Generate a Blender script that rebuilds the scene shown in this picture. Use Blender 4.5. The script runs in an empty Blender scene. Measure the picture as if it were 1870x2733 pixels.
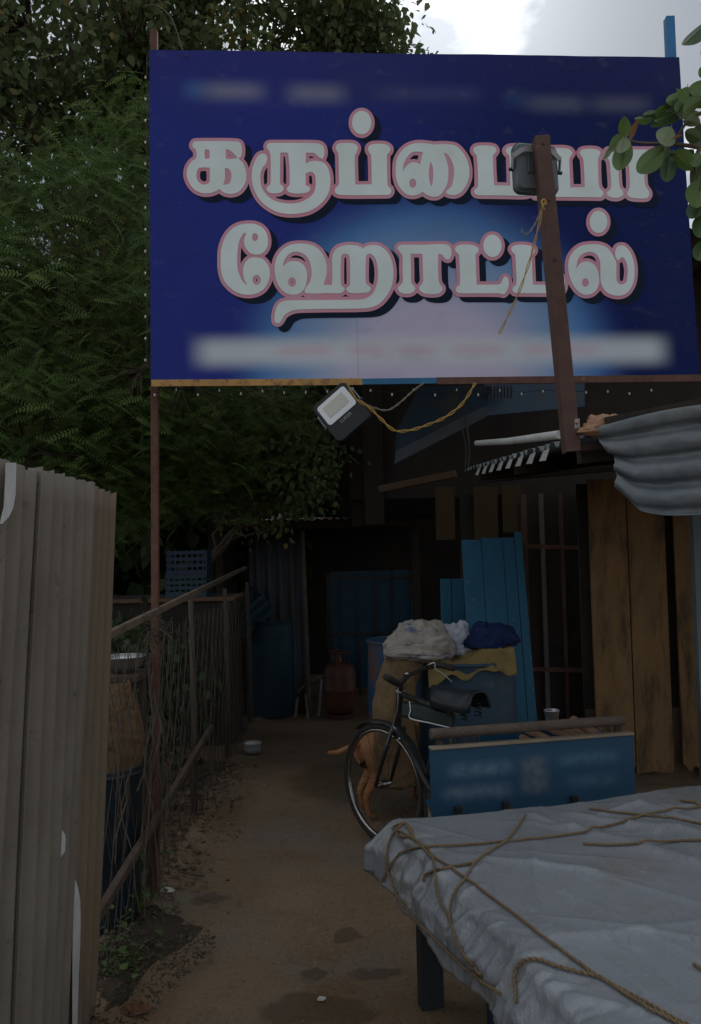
import bpy, bmesh, math, random
import numpy as np
from mathutils import Vector, Matrix, noise as mnoise
from mathutils.bvhtree import BVHTree

random.seed(7); RNG = np.random.default_rng(7)
scene = bpy.context.scene
COL = scene.collection
R = math.radians

# ------------------------------------------------------------------ camera
CAM_H = 1.6
PITCH, ROLL = R(2.5), R(1.4)
W, H = 1870.0, 2733.0
FPX = 2274.0
cam_data = bpy.data.cameras.new('camera')
cam_data.sensor_fit = 'VERTICAL'
cam_data.sensor_height = 36.0
cam_data.lens = 36.0 * FPX / H
cam_data.clip_start = 0.05
cam_data.clip_end = 2000.0
cam = bpy.data.objects.new('camera', cam_data)
COL.objects.link(cam)
CAM_ROT = Matrix.Rotation(PITCH, 3, 'X') @ Matrix(((1, 0, 0), (0, 0, -1), (0, 1, 0))) @ Matrix.Rotation(-ROLL, 3, 'Z')
cam.matrix_world = Matrix.Translation((0, 0, CAM_H)) @ CAM_ROT.to_4x4()
scene.camera = cam
EYE = Vector((0, 0, CAM_H))

SKYLOC = (7.601, 7.419, 1.777)
# ------------------------------------------------------------------ world, sun, exposure
SUN_EL, SUN_AZ = R(34), R(8)          # the sun stands behind thin cloud, ahead of the camera
sun_dir = Vector((math.sin(SUN_AZ) * math.cos(SUN_EL), math.cos(SUN_AZ) * math.cos(SUN_EL), math.sin(SUN_EL)))
world = bpy.data.worlds.new('World'); scene.world = world
world.use_nodes = True
nt = world.node_tree; nt.nodes.clear()
def wn(t): return nt.nodes.new(t)
out = wn('ShaderNodeOutputWorld'); bg = wn('ShaderNodeBackground')
sky = wn('ShaderNodeTexSky'); sky.sky_type = 'NISHITA'; sky.sun_disc = False
sky.sun_elevation = SUN_EL; sky.sun_rotation = SUN_AZ
skys = wn('ShaderNodeVectorMath'); skys.operation = 'SCALE'; skys.inputs['Scale'].default_value = 0.08
tc = wn('ShaderNodeTexCoord')
mp = wn('ShaderNodeMapping'); mp.inputs['Scale'].default_value = (1.0, 1.0, 1.7); mp.inputs['Location'].default_value = SKYLOC
n1 = wn('ShaderNodeTexNoise'); n1.inputs['Scale'].default_value = 4.4; n1.inputs['Detail'].default_value = 9; n1.inputs['Roughness'].default_value = 0.55
n1.inputs['Distortion'].default_value = 0.35
r1 = wn('ShaderNodeValToRGB')
r1.color_ramp.elements[0].position = 0.40; r1.color_ramp.elements[0].color = (0.165, 0.187, 0.215, 1)
r1.color_ramp.elements[1].position = 0.62; r1.color_ramp.elements[1].color = (0.80, 0.82, 0.84, 1)
e = r1.color_ramp.elements.new(0.5); e.color = (0.32, 0.345, 0.375, 1)
dotn = wn('ShaderNodeVectorMath'); dotn.operation = 'DOT_PRODUCT'; dotn.inputs[1].default_value = sun_dir
nrm = wn('ShaderNodeVectorMath'); nrm.operation = 'NORMALIZE'
mx = wn('ShaderNodeMath'); mx.operation = 'MAXIMUM'; mx.inputs[1].default_value = 0.0
pw = wn('ShaderNodeMath'); pw.operation = 'POWER'; pw.inputs[1].default_value = 110.0
gl = wn('ShaderNodeMath'); gl.operation = 'MULTIPLY_ADD'; gl.inputs[1].default_value = 1.5; gl.inputs[2].default_value = 1.0
cm = wn('ShaderNodeVectorMath'); cm.operation = 'SCALE'
mixw = wn('ShaderNodeMix'); mixw.data_type = 'RGBA'; mixw.inputs['Factor'].default_value = 0.9
L = nt.links.new
L(tc.outputs['Generated'], nrm.inputs[0]); L(nrm.outputs[0], dotn.inputs[0]); L(dotn.outputs['Value'], mx.inputs[0]); L(mx.outputs[0], pw.inputs[0]); L(pw.outputs[0], gl.inputs[0])
L(tc.outputs['Generated'], mp.inputs['Vector']); L(mp.outputs[0], n1.inputs['Vector']); L(n1.outputs['Fac'], r1.inputs['Fac'])
L(r1.outputs['Color'], cm.inputs[0]); L(gl.outputs[0], cm.inputs['Scale'])
L(sky.outputs['Color'], skys.inputs[0])
L(skys.outputs[0], mixw.inputs['A']); L(cm.outputs[0], mixw.inputs['B'])
L(mixw.outputs['Result'], bg.inputs['Color']); bg.inputs['Strength'].default_value = 1.0
L(bg.outputs[0], out.inputs['Surface'])

sun_data = bpy.data.lights.new('sun', 'SUN'); sun_data.energy = 0.9; sun_data.angle = R(22); sun_data.color = (1.0, 0.96, 0.9)
sun = bpy.data.objects.new('sun', sun_data); COL.objects.link(sun)
sun.location = (0, 0, 30)
sun.rotation_euler = (-sun_dir).to_track_quat('-Z', 'Y').to_euler()
vs = scene.view_settings
vs.view_transform = 'Standard'; vs.look = 'None'; vs.gamma = 1.0; vs.exposure = 0.72; vs.use_curve_mapping = False

# ------------------------------------------------------------------ pixel <-> place helpers (photo pixels, real distances)
def ray(u, v):
    return (CAM_ROT @ Vector(((u - W / 2) / FPX, -(v - H / 2) / FPX, -1.0)))
def at(u, v, Y):
    d = ray(u, v); return EYE + d * (Y / d.y)
def gnd(u, v, z=0.0):
    d = ray(u, v); return EYE + d * ((z - CAM_H) / d.z)
def on_plane(u, v, p0, n):
    d = ray(u, v); return EYE + d * ((p0 - EYE).dot(n) / d.dot(n))

# ------------------------------------------------------------------ mesh helpers
def fbm(p, s=1.0, o=4):
    return mnoise.fractal(Vector(p) * s, 1.0, 2.0, o)

class MB:
    def __init__(self): self.v = []; self.f = []
    def add(self, vs, fs):
        b = len(self.v); self.v += [tuple(x) for x in vs]; self.f += [tuple(b + i for i in q) for q in fs]; return self
    def box(self, c, s, M=None):
        c = Vector(c); hx, hy, hz = [a / 2 for a in s]
        pts = [Vector((x, y, z)) for x in (-hx, hx) for y in (-hy, hy) for z in (-hz, hz)]
        if M is not None: pts = [M @ p for p in pts]
        return self.add([p + c for p in pts], [(0, 1, 3, 2), (4, 6, 7, 5), (0, 4, 5, 1), (2, 3, 7, 6), (0, 2, 6, 4), (1, 5, 7, 3)])
    def beam(self, a, b, w, t, up=(0, 0, 1), w2=None):
        a = Vector(a); b = Vector(b); d = (b - a).normalized(); up = Vector(up)
        if abs(d.dot(up)) > 0.97: up = Vector((0, 1, 0))
        s = d.cross(up).normalized(); n = s.cross(d).normalized(); w2 = w if w2 is None else w2
        pts = []
        for p, ww in ((a, w), (b, w2)):
            for x, y in ((-1, -1), (1, -1), (1, 1), (-1, 1)): pts.append(p + s * (x * ww / 2) + n * (y * t / 2))
        return self.add(pts, [(3, 2, 1, 0), (4, 5, 6, 7), (0, 1, 5, 4), (1, 2, 6, 5), (2, 3, 7, 6), (3, 0, 4, 7)])
    def tube(self, pts, r, n=8, cap=True):
        pts = [Vector(p) for p in pts]; m = len(pts)
        rs = r if hasattr(r, '__len__') else [r] * m
        vs_ = []; prev = None
        for i, p in enumerate(pts):
            d = (pts[min(i + 1, m - 1)] - pts[max(i - 1, 0)])
            d = d.normalized() if d.length > 1e-9 else Vector((0, 0, 1))
            if prev is None:
                a = Vector((0, 0, 1)) if abs(d.z) < 0.9 else Vector((1, 0, 0))
                s = d.cross(a).normalized()
            else:
                s = prev - d * prev.dot(d)
                s = s.normalized() if s.length > 1e-6 else d.orthogonal().normalized()
            prev = s; t = d.cross(s)
            for k in range(n):
                a = 2 * math.pi * k / n
                vs_.append(p + (s * math.cos(a) + t * math.sin(a)) * rs[i])
        fs = [(i * n + k, i * n + (k + 1) % n, (i + 1) * n + (k + 1) % n, (i + 1) * n + k) for i in range(m - 1) for k in range(n)]
        if cap: fs += [tuple(range(n - 1, -1, -1)), tuple((m - 1) * n + k for k in range(n))]
        return self.add(vs_, fs)
    def lathe(self, prof, c=(0, 0, 0), n=28, M=None, wob=None):
        c = Vector(c); vs_ = []
        for i, (r, z) in enumerate(prof):
            for k in range(n):
                a = 2 * math.pi * k / n; rr = r * (wob(a, z) if wob else 1)
                p = Vector((rr * math.cos(a), rr * math.sin(a), z))
                vs_.append((M @ p if M is not None else p) + c)
        m = len(prof)
        fs = [(i * n + k, i * n + (k + 1) % n, (i + 1) * n + (k + 1) % n, (i + 1) * n + k) for i in range(m - 1) for k in range(n)]
        if prof[0][0] > 1e-6: fs.append(tuple(range(n - 1, -1, -1)))
        if prof[-1][0] > 1e-6: fs.append(tuple((m - 1) * n + k for k in range(n)))
        return self.add(vs_, fs)
    def torus(self, c, ax, R_, r, n=40, k=8, sx=1.0):
        c = Vector(c); ax = Vector(ax).normalized(); s = ax.orthogonal().normalized()
        if abs(ax.z) < 0.95: s = ax.cross(Vector((0, 0, 1))).normalized()
        t = ax.cross(s); vs_ = []
        for i in range(n):
            a = 2 * math.pi * i / n; d = s * math.cos(a) + t * math.sin(a)
            for j in range(k):
                b = 2 * math.pi * j / k
                vs_.append(c + d * (R_ + r * math.cos(b)) + ax * (r * sx * math.sin(b)))
        fs = [(i * k + j, ((i + 1) % n) * k + j, ((i + 1) % n) * k + (j + 1) % k, i * k + (j + 1) % k) for i in range(n) for j in range(k)]
        return self.add(vs_, fs)
    def grid(self, fn, nu, nv):
        vs_ = [fn(i / nu, j / nv) for j in range(nv + 1) for i in range(nu + 1)]
        w = nu + 1
        return self.add(vs_, [(j * w + i, j * w + i + 1, (j + 1) * w + i + 1, (j + 1) * w + i) for j in range(nv) for i in range(nu)])
    def build(self, name, mat, parent=None, smooth=False, local=False, bevel=0, solid=0, subsurf=0, auto=None):
        me = bpy.data.meshes.new(name)
        off = Vector((0, 0, 0))
        if parent is not None and not local: off = world_loc(parent)
        me.from_pydata([(x - off.x, y - off.y, z - off.z) for x, y, z in self.v], [], self.f)
        return link(name, me, mat, parent, smooth, bevel, solid, subsurf, auto)

def world_loc(o):
    l = Vector(o.location)
    while o.parent is not None:
        o = o.parent; l += Vector(o.location)
    return l

def link(name, me, mat, parent=None, smooth=False, bevel=0, solid=0, subsurf=0, auto=None):
    me.validate()
    if mat is not None: me.materials.append(mat)
    if smooth or auto:
        me.polygons.foreach_set('use_smooth', [True] * len(me.polygons))
        if auto: 
            try: me.set_sharp_from_angle(angle=R(auto))
            except Exception: pass
    o = bpy.data.objects.new(name, me); COL.objects.link(o)
    if parent is not None: o.parent = parent
    if solid:
        m = o.modifiers.new('solid', 'SOLIDIFY'); m.thickness = solid; m.offset = 0
    if bevel:
        m = o.modifiers.new('bevel', 'BEVEL'); m.width = bevel; m.segments = 2; m.limit_method = 'ANGLE'; m.angle_limit = R(40)
    if subsurf:
        m = o.modifiers.new('subsurf', 'SUBSURF'); m.levels = subsurf; m.render_levels = subsurf
    return o

def fast_mesh(name, verts, faces, attr=None):
    """verts (N,3) float array, faces (M,k) int array, optional per-vertex float attribute"""
    me = bpy.data.meshes.new(name); k = faces.shape[1]
    me.vertices.add(len(verts)); me.vertices.foreach_set('co', np.asarray(verts, dtype=np.float32).ravel())
    me.loops.add(faces.size); me.loops.foreach_set('vertex_index', faces.astype(np.int32).ravel())
    me.polygons.add(len(faces)); me.polygons.foreach_set('loop_start', np.arange(0, faces.size, k, dtype=np.int32))
    me.polygons.foreach_set('loop_total', np.full(len(faces), k, dtype=np.int32))
    me.update(calc_edges=True)
    if attr is not None:
        a = me.attributes.new('tint', 'FLOAT', 'POINT'); a.data.foreach_set('value', attr.astype(np.float32))
    return me

def thing(name, label, cat, loc=(0, 0, 0), group=None, rot=None):
    o = bpy.data.objects.new(name, None); COL.objects.link(o); o.location = loc
    o.empty_display_size = 0.1
    if rot: o.rotation_euler = rot
    return tag(o, label, cat, group)
def tag(o, label, cat, group=None):
    o['label'] = label; o['category'] = cat
    if group: o['group'] = group
    return o
def struct(o): o['kind'] = 'structure'; return o
def stuff(o): o['kind'] = 'stuff'; return o

# ------------------------------------------------------------------ materials
MATS = {}
def pm(name, c1, c2=None, scale=6.0, rough=0.7, metal=0.0, bump=0.0, bscale=40.0, dirt=None, dscale=3.0, dthr=(0.5, 0.65), spec=0.3, stretch=(1, 1, 1), tint=None, translucent=0.0, detail=6, coat=0.0):
    if name in MATS: return MATS[name]
    m = bpy.data.materials.new(name); m.use_nodes = True; t = m.node_tree; N = t.nodes.new; K = t.links.new
    b = t.nodes['Principled BSDF']; o = t.nodes['Material Output']
    co = N('ShaderNodeTexCoord'); mp = N('ShaderNodeMapping'); mp.inputs['Scale'].default_value = stretch
    K(co.outputs['Object'], mp.inputs['Vector'])
    c2 = c2 or tuple(x * 0.7 for x in c1)
    n = N('ShaderNodeTexNoise'); n.inputs['Scale'].default_value = scale; n.inputs['Detail'].default_value = detail; n.inputs['Roughness'].default_value = 0.6
    K(mp.outputs[0], n.inputs['Vector'])
    r = N('ShaderNodeValToRGB'); r.color_ramp.elements[0].position = 0.33; r.color_ramp.elements[1].position = 0.67
    r.color_ramp.elements[0].color = (*c1, 1); r.color_ramp.elements[1].color = (*c2, 1)
    K(n.outputs['Fac'], r.inputs['Fac']); col = r.outputs['Color']
    if tint is not None:
        at_ = N('ShaderNodeAttribute'); at_.attribute_name = 'tint'
        r2 = N('ShaderNodeValToRGB'); els = r2.color_ramp.elements
        els[0].position = tint[0][0]; els[0].color = (*tint[0][1], 1); els[1].position = tint[-1][0]; els[1].color = (*tint[-1][1], 1)
        for p, c in tint[1:-1]:
            q = els.new(p); q.color = (*c, 1)
        K(at_.outputs['Fac'], r2.inputs['Fac'])
        mm = N('ShaderNodeMix'); mm.data_type = 'RGBA'; mm.inputs['Factor'].default_value = 0.7
        K(col, mm.inputs['A']); K(r2.outputs['Color'], mm.inputs['B']); col = mm.outputs['Result']
    if dirt is not None:
        n2 = N('ShaderNodeTexNoise'); n2.inputs['Scale'].default_value = dscale; n2.inputs['Detail'].default_value = 8; n2.inputs['Roughness'].default_value = 0.7
        K(mp.outputs[0], n2.inputs['Vector'])
        rr = N('ShaderNodeMapRange'); rr.inputs['From Min'].default_value = dthr[0]; rr.inputs['From Max'].default_value = dthr[1]
        K(n2.outputs['Fac'], rr.inputs['Value'])
        mm = N('ShaderNodeMix'); mm.data_type = 'RGBA'; K(rr.outputs['Result'], mm.inputs['Factor']); K(col, mm.inputs['A']); mm.inputs['B'].default_value = (*dirt, 1)
        col = mm.outputs['Result']
    K(col, b.inputs['Base Color'])
    b.inputs['Roughness'].default_value = rough; b.inputs['Metallic'].default_value = metal
    b.inputs['Specular IOR Level'].default_value = spec
    if coat: b.inputs['Coat Weight'].default_value = coat
    if bump:
        n3 = N('ShaderNodeTexNoise'); n3.inputs['Scale'].default_value = bscale; n3.inputs['Detail'].default_value = 5
        K(mp.outputs[0], n3.inputs['Vector'])
        bp = N('ShaderNodeBump'); bp.inputs['Strength'].default_value = bump; bp.inputs['Distance'].default_value = 0.01
        K(n3.outputs['Fac'], bp.inputs['Height']); K(bp.outputs['Normal'], b.inputs['Normal'])
    if translucent:
        tr = N('ShaderNodeBsdfTranslucent'); K(col, tr.inputs['Color'])
        ms = N('ShaderNodeMixShader'); ms.inputs['Fac'].default_value = translucent
        K(b.outputs[0], ms.inputs[1]); K(tr.outputs[0], ms.inputs[2]); K(ms.outputs[0], o.inputs['Surface'])
    MATS[name] = m
    return m
# ================================================================== GROUND
def ground_mat():
    m = bpy.data.materials.new('packed_earth'); m.use_nodes = True; t = m.node_tree; N = t.nodes.new; K = t.links.new
    b = t.nodes['Principled BSDF']; co = N('ShaderNodeTexCoord')
    def noise(s, d=6, ro=0.6, dist=0.0):
        n = N('ShaderNodeTexNoise'); n.inputs['Scale'].default_value = s; n.inputs['Detail'].default_value = d; n.inputs['Roughness'].default_value = ro
        n.inputs['Distortion'].default_value = dist
        K(co.outputs['Object'], n.inputs['Vector']); return n.outputs['Fac']
    def ramp(f, stops):
        r = N('ShaderNodeValToRGB'); els = r.color_ramp.elements
        els[0].position, els[0].color = stops[0][0], (*stops[0][1], 1); els[1].position, els[1].color = stops[-1][0], (*stops[-1][1], 1)
        for p, c in stops[1:-1]:
            q = els.new(p); q.color = (*c, 1)
        K(f, r.inputs['Fac']); return r.outputs['Color']
    def mix(f, a, c, mode='MIX'):
        x = N('ShaderNodeMix'); x.data_type = 'RGBA'; x.blend_type = mode
        if isinstance(f, float): x.inputs['Factor'].default_value = f
        else: K(f, x.inputs['Factor'])
        K(a, x.inputs['A'])
        if isinstance(c, tuple): x.inputs['B'].default_value = (*c, 1)
        else: K(c, x.inputs['B'])
        return x.outputs['Result']
    def rng(f, a, c, lo=0.0, hi=1.0):
        x = N('ShaderNodeMapRange'); x.inputs['From Min'].default_value = a; x.inputs['From Max'].default_value = c
        x.inputs['To Min'].default_value = lo; x.inputs['To Max'].default_value = hi; K(f, x.inputs['Value']); return x.outputs['Result']
    base = ramp(noise(1.7, 7, 0.62, 0.4), [(0.3, (0.19, 0.125, 0.07)), (0.5, (0.245, 0.168, 0.10)), (0.7, (0.285, 0.21, 0.14))])
    base = mix(rng(noise(1.4, 6), 0.46, 0.62), base, (0.215, 0.175, 0.135))
    base = mix(rng(noise(48, 5, 0.75), 0.5, 0.72, 0, 0.6), base, (0.34, 0.27, 0.19))
    base = mix(rng(noise(70, 4, 0.75), 0.55, 0.7, 0, 0.75), base, (0.09, 0.065, 0.045))
    base = mix(rng(noise(5.5, 7, 0.7, 0.5), 0.58, 0.68, 0, 0.45), base, (0.11, 0.078, 0.05))
    # damp patches, each with its own outline; last two ellipses paint the alley's shade
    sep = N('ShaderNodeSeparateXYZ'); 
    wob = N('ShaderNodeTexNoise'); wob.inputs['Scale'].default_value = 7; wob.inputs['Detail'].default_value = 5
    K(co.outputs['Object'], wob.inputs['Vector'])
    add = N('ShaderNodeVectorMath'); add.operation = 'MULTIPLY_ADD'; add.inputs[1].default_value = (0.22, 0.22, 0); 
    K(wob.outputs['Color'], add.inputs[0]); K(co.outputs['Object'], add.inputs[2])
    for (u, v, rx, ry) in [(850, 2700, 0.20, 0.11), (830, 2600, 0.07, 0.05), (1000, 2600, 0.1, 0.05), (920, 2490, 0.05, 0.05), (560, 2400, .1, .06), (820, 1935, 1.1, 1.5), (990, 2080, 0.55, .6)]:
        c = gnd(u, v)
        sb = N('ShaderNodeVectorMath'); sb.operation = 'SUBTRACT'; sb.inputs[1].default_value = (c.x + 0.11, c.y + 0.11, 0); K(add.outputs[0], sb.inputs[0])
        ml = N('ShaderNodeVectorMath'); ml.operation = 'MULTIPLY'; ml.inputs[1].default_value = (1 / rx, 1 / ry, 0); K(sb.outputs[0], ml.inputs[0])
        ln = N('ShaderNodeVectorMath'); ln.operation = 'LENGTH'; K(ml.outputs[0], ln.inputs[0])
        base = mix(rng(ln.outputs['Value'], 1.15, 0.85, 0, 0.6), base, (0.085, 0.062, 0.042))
    K(base, b.inputs['Base Color']); b.inputs['Roughness'].default_value = 0.95; b.inputs['Specular IOR Level'].default_value = 0.15
    bp = N('ShaderNodeBump'); bp.inputs['Strength'].default_value = 0.8; bp.inputs['Distance'].default_value = 0.02
    sm = N('ShaderNodeMath'); sm.operation = 'ADD'; K(noise(16, 8, 0.75), sm.inputs[0]); K(noise(110, 3, 0.7), sm.inputs[1])
    K(sm.outputs[0], bp.inputs['Height']); K(bp.outputs[0], b.inputs['Normal'])
    return m

def axis_pts(lo, hi, step, far):
    a = list(np.arange(lo, hi + 1e-6, step)); s = step; x = hi
    while x < far: s *= 1.5; x += s; a.append(x)
    s = step; x = lo; pre = []
    while x > -far: s *= 1.5; x -= s; pre.append(x)
    return np.array(pre[::-1] + a)
gx = axis_pts(-2.0, 2.6, 0.045, 400); gy = axis_pts(1.6, 9.5, 0.05, 400)
def ground_z(x, y):
    near = 1.0 if (-3 < x < 4 and 0 < y < 12) else 0.0
    z = near * (0.012 * fbm((x, y, 0), 1.3, 3) + 0.006 * fbm((x, y, 3), 7.0, 3))
    if near:
        e = -0.80 - 0.07 * math.sin(y * 1.9) + 0.05 * fbm((y, 2, 1), 2.0, 3)
        k = min(1, max(0, (e - x) / 0.12)); z += 0.035 * k * (0.6 + 0.8 * abs(fbm((x, y, 9), 5, 3)))
    return z
gv = np.array([(x, y, ground_z(x, y)) for y in gy for x in gx]); nx = len(gx)
ii, jj = np.meshgrid(np.arange(nx - 1), np.arange(len(gy) - 1))
gf = np.stack([jj * nx + ii, jj * nx + ii + 1, (jj + 1) * nx + ii + 1, (jj + 1) * nx + ii], -1).reshape(-1, 4)
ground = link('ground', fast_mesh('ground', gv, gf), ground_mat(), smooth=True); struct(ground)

# ================================================================== SIGNBOARD
S_BL = at(402, 1016, 3.84); S_BRa = at(1868, 1004, 4.06)
S_dir = (S_BRa - S_BL); S_dir.z = 0; S_dir.normalize(); S_n = Vector((S_dir.y, -S_dir.x, 0))   # towards the camera
def sag(p):
    s = (p - S_BL).dot(S_dir); z = p.z
    return S_n * (0.007 * fbm((s * 1.7, z * 1.9, 2.0), 1.0, 2) + 0.0025 * fbm((s * 6.0, z * 2.5, 5.0), 1.0, 2))
def sg(u, v, off=0.0):
    p = on_plane(u, v, S_BL, S_n); return p + S_n * off + sag(p)
TL, TR, BRc, BL = sg(398, 133), sg(1812, 153), sg(1866, 1005), sg(402, 1016)
signboard = thing('signboard', 'large navy blue painted signboard with two rows of white and pink lettering on steel posts', 'signboard', (BL.x, BL.y, 0))

def sign_mat():
    m = bpy.data.materials.new('printed_sign_sheet'); m.use_nodes = True; t = m.node_tree; N = t.nodes.new; K = t.links.new
    b = t.nodes['Principled BSDF']; uv = N('ShaderNodeUVMap'); sp = N('ShaderNodeSeparateXYZ'); K(uv.outputs[0], sp.inputs[0])
    S, T = sp.outputs['X'], sp.outputs['Y']
    def ma(op, a, c=None, d=None):
        x = N('ShaderNodeMath'); x.operation = op
        for i, q in enumerate((a, c, d)):
            if q is None: continue
            if isinstance(q, (int, float)): x.inputs[i].default_value = q
            else: K(q, x.inputs[i])
        return x.outputs[0]
    def mix(f, a, c):
        x = N('ShaderNodeMix'); x.data_type = 'RGBA'
        K(f, x.inputs['Factor'])
        for nm, q in (('A', a), ('B', c)):
            if isinstance(q, tuple): x.inputs[nm].default_value = (*q, 1)
            else: K(q, x.inputs[nm])
        return x.outputs['Result']
    def ss(x, a, c):
        r = N('ShaderNodeMapRange'); r.interpolation_type = 'SMOOTHSTEP'; r.inputs['From Min'].default_value = a; r.inputs['From Max'].default_value = c
        K(x, r.inputs['Value']); return r.outputs['Result']
    def noise(s, d=4):
        n = N('ShaderNodeTexNoise'); n.inputs['Scale'].default_value = s; n.inputs['Detail'].default_value = d; K(uv.outputs[0], n.inputs['Vector']); return n.outputs['Fac']
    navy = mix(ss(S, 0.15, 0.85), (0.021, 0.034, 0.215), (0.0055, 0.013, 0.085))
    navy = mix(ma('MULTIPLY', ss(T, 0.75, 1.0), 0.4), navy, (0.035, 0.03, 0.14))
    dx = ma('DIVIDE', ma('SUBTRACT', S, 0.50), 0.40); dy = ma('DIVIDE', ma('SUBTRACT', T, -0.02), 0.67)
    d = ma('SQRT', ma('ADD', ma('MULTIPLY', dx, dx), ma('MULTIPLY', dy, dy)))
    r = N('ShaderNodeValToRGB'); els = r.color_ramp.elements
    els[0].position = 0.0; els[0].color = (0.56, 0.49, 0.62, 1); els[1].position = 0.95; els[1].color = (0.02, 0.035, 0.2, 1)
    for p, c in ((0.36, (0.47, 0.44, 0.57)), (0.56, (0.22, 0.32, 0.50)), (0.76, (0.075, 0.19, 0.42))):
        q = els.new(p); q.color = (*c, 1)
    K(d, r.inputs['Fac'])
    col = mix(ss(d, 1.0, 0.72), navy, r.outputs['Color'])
    def px(u): return (u - 400) / 1440.0
    def py(v): return (1015 - v) / 880.0
    def softbox(u0, u1, v0, v1, su, sv, k=1.0):
        a = ss(S, px(u0 - su), px(u0 + su)); a2 = ss(S, px(u1 + su), px(u1 - su)); c = ss(T, py(v1 + sv), py(v1 - sv)); c2 = ss(T, py(v0 - sv), py(v0 + sv))
        return ma('MULTIPLY', ma('MULTIPLY', ma('MULTIPLY', a, a2), ma('MULTIPLY', c, c2)), k)
    # faded small print along the top
    for (u0, u1, v0, v1, c, k) in [(500, 535, 220, 262, (0.08, 0.2, 0.4), 0.7), (545, 690, 225, 265, (0.3, 0.3, 0.36), 0.55), (765, 905, 225, 268, (0.3, 0.3, 0.35), 0.5), (1000, 1270, 232, 258, (0.14, 0.15, 0.25), 0.3),
                                   (1355, 1395, 240, 275, (0.06, 0.14, 0.25), 0.4), (1410, 1560, 250, 285, (0.17, 0.18, 0.24), 0.5), (1590, 1740, 250, 285, (0.16, 0.17, 0.22), 0.5)]:
        col = mix(softbox(u0, u1, v0, v1, 40, 26, k), col, c)
    band = softbox(520, 1745, 908, 975, 42, 28, 0.9)
    col = mix(band, col, (0.56, 0.60, 0.63))
    for (u0, u1) in [(720, 860), (900, 1000), (1030, 1130), (1170, 1310), (1365, 1440), (1460, 1560)]:
        col = mix(softbox(u0, u1, 926, 952, 30, 18, 0.36), col, (0.55, 0.22, 0.32))
    col = mix(ma('MULTIPLY', ma('MULTIPLY', ss(S, px(922), px(926)), ss(S, px(931), px(927))), 0.14), col, (0.03, 0.04, 0.10))
    # scuffs and grime
    col = mix(ma('MULTIPLY', ss(noise(160, 2), 0.66, 0.8), 0.25), col, (0.25, 0.27, 0.33))
    col = mix(ma('MULTIPLY', ss(noise(3.5, 7), 0.5, 0.75), 0.2), col, (0.05, 0.05, 0.07))
    col = mix(ma('MULTIPLY', ss(noise(22, 8), 0.58, 0.75), 0.12), col, (0.2, 0.2, 0.22))
    K(col, b.inputs['Base Color']); b.inputs['Roughness'].default_value = 0.5; b.inputs['Specular IOR Level'].default_value = 0.08
    bn = N('ShaderNodeBump'); bn.inputs['Strength'].default_value = 0.25; bn.inputs['Distance'].default_value = 0.02; K(noise(7, 3), bn.inputs['Height']); K(bn.outputs[0], b.inputs['Normal'])
    return m

def bil(s, t): return (BL * (1 - s) + BRc * s) * (1 - t) + (TL * (1 - s) + TR * s) * t
mb = MB(); NU, NV = 110, 66
def flat(u, v): return on_plane(u, v, S_BL, S_n)
TL, TR, BRc, BL = flat(398, 133), flat(1812, 153), flat(1866, 1005), flat(402, 1016)
mb.grid(lambda a, c: bil(a, c) + sag(bil(a, c)), NU, NV)
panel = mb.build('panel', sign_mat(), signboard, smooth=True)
uvl = panel.data.uv_layers.new(name='UVMap')
for poly in panel.data.polygons:
    for li in poly.loop_indices:
        vi = panel.data.loops[li].vertex_index
        uvl.data[li].uv = ((vi % (NU + 1)) / NU, (vi // (NU + 1)) / NV)
rust = pm('rusty_red_steel', (0.085, 0.035, 0.025), (0.13, 0.065, 0.045), scale=14, rough=0.7, bump=0.3, bscale=60, dirt=(0.22, 0.13, 0.09), dscale=22, dthr=(0.6, 0.72))
rustd = pm('dark_rusty_steel', (0.07, 0.035, 0.028), (0.10, 0.055, 0.04), scale=10, rough=0.65, bump=0.2, bscale=60, dirt=(0.16, 0.1, 0.08), dscale=20, dthr=(0.6, 0.75))
bluest = pm('blue_painted_steel', (0.02, 0.13, 0.33), (0.03, 0.17, 0.38), scale=5, rough=0.45, bump=0.1)
# back frame, strips and posts
up = Vector((0, 0, 1))
mb = MB()
o_ = -S_n * 0.032
mb.beam(BL + o_ + up * 0.02, BRc + o_ + up * 0.02, 0.03, 0.03); mb.beam(TL + o_ - up * 0.02, TR + o_ - up * 0.02, 0.03, 0.03)
mb.beam(BL + o_ + S_dir * 0.02 + up * 0.036, TL + o_ + S_dir * 0.02 - up * 0.036, 0.03, 0.03); mb.beam(BRc + o_ - S_dir * 0.02 + up * 0.036, TR + o_ - S_dir * 0.02 - up * 0.036, 0.03, 0.03)
mb.beam((BL + TL) / 2 + o_ + S_dir * 0.036, (BRc + TR) / 2 + o_ - S_dir * 0.036, 0.028, 0.028)
mb.build('back_frame', rust, signboard)
backing = pm('old_tin_sheet', (0.22, 0.21, 0.2), (0.15, 0.13, 0.12), scale=4, rough=0.5, metal=0.3)
mb = MB(); q = S_n * -0.012
mb.add([BL + q, BRc + q, TR + q, TL + q], [(0, 1, 2, 3)]); mb.build('backing_sheet', backing, signboard)
mb = MB(); mb.beam(sg(404, 1023, 0.004), sg(966, 1019, 0.004), 0.008, 0.030); 
mb.build('ochre_edge_strip', pm('ochre_tape', (0.46, 0.26, 0.08), (0.36, 0.2, 0.07), scale=12, rough=0.7, dirt=(0.16, 0.09, 0.05), dscale=30), signboard)
mb = MB(); mb.beam(sg(966, 1019, 0.0045), sg(1165, 1016, 0.0045), 0.008, 0.027); mb.build('teal_edge_strip', pm('teal_tape', (0.03, 0.16, 0.3), (0.02, 0.11, 0.22), rough=0.6), signboard)
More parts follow.
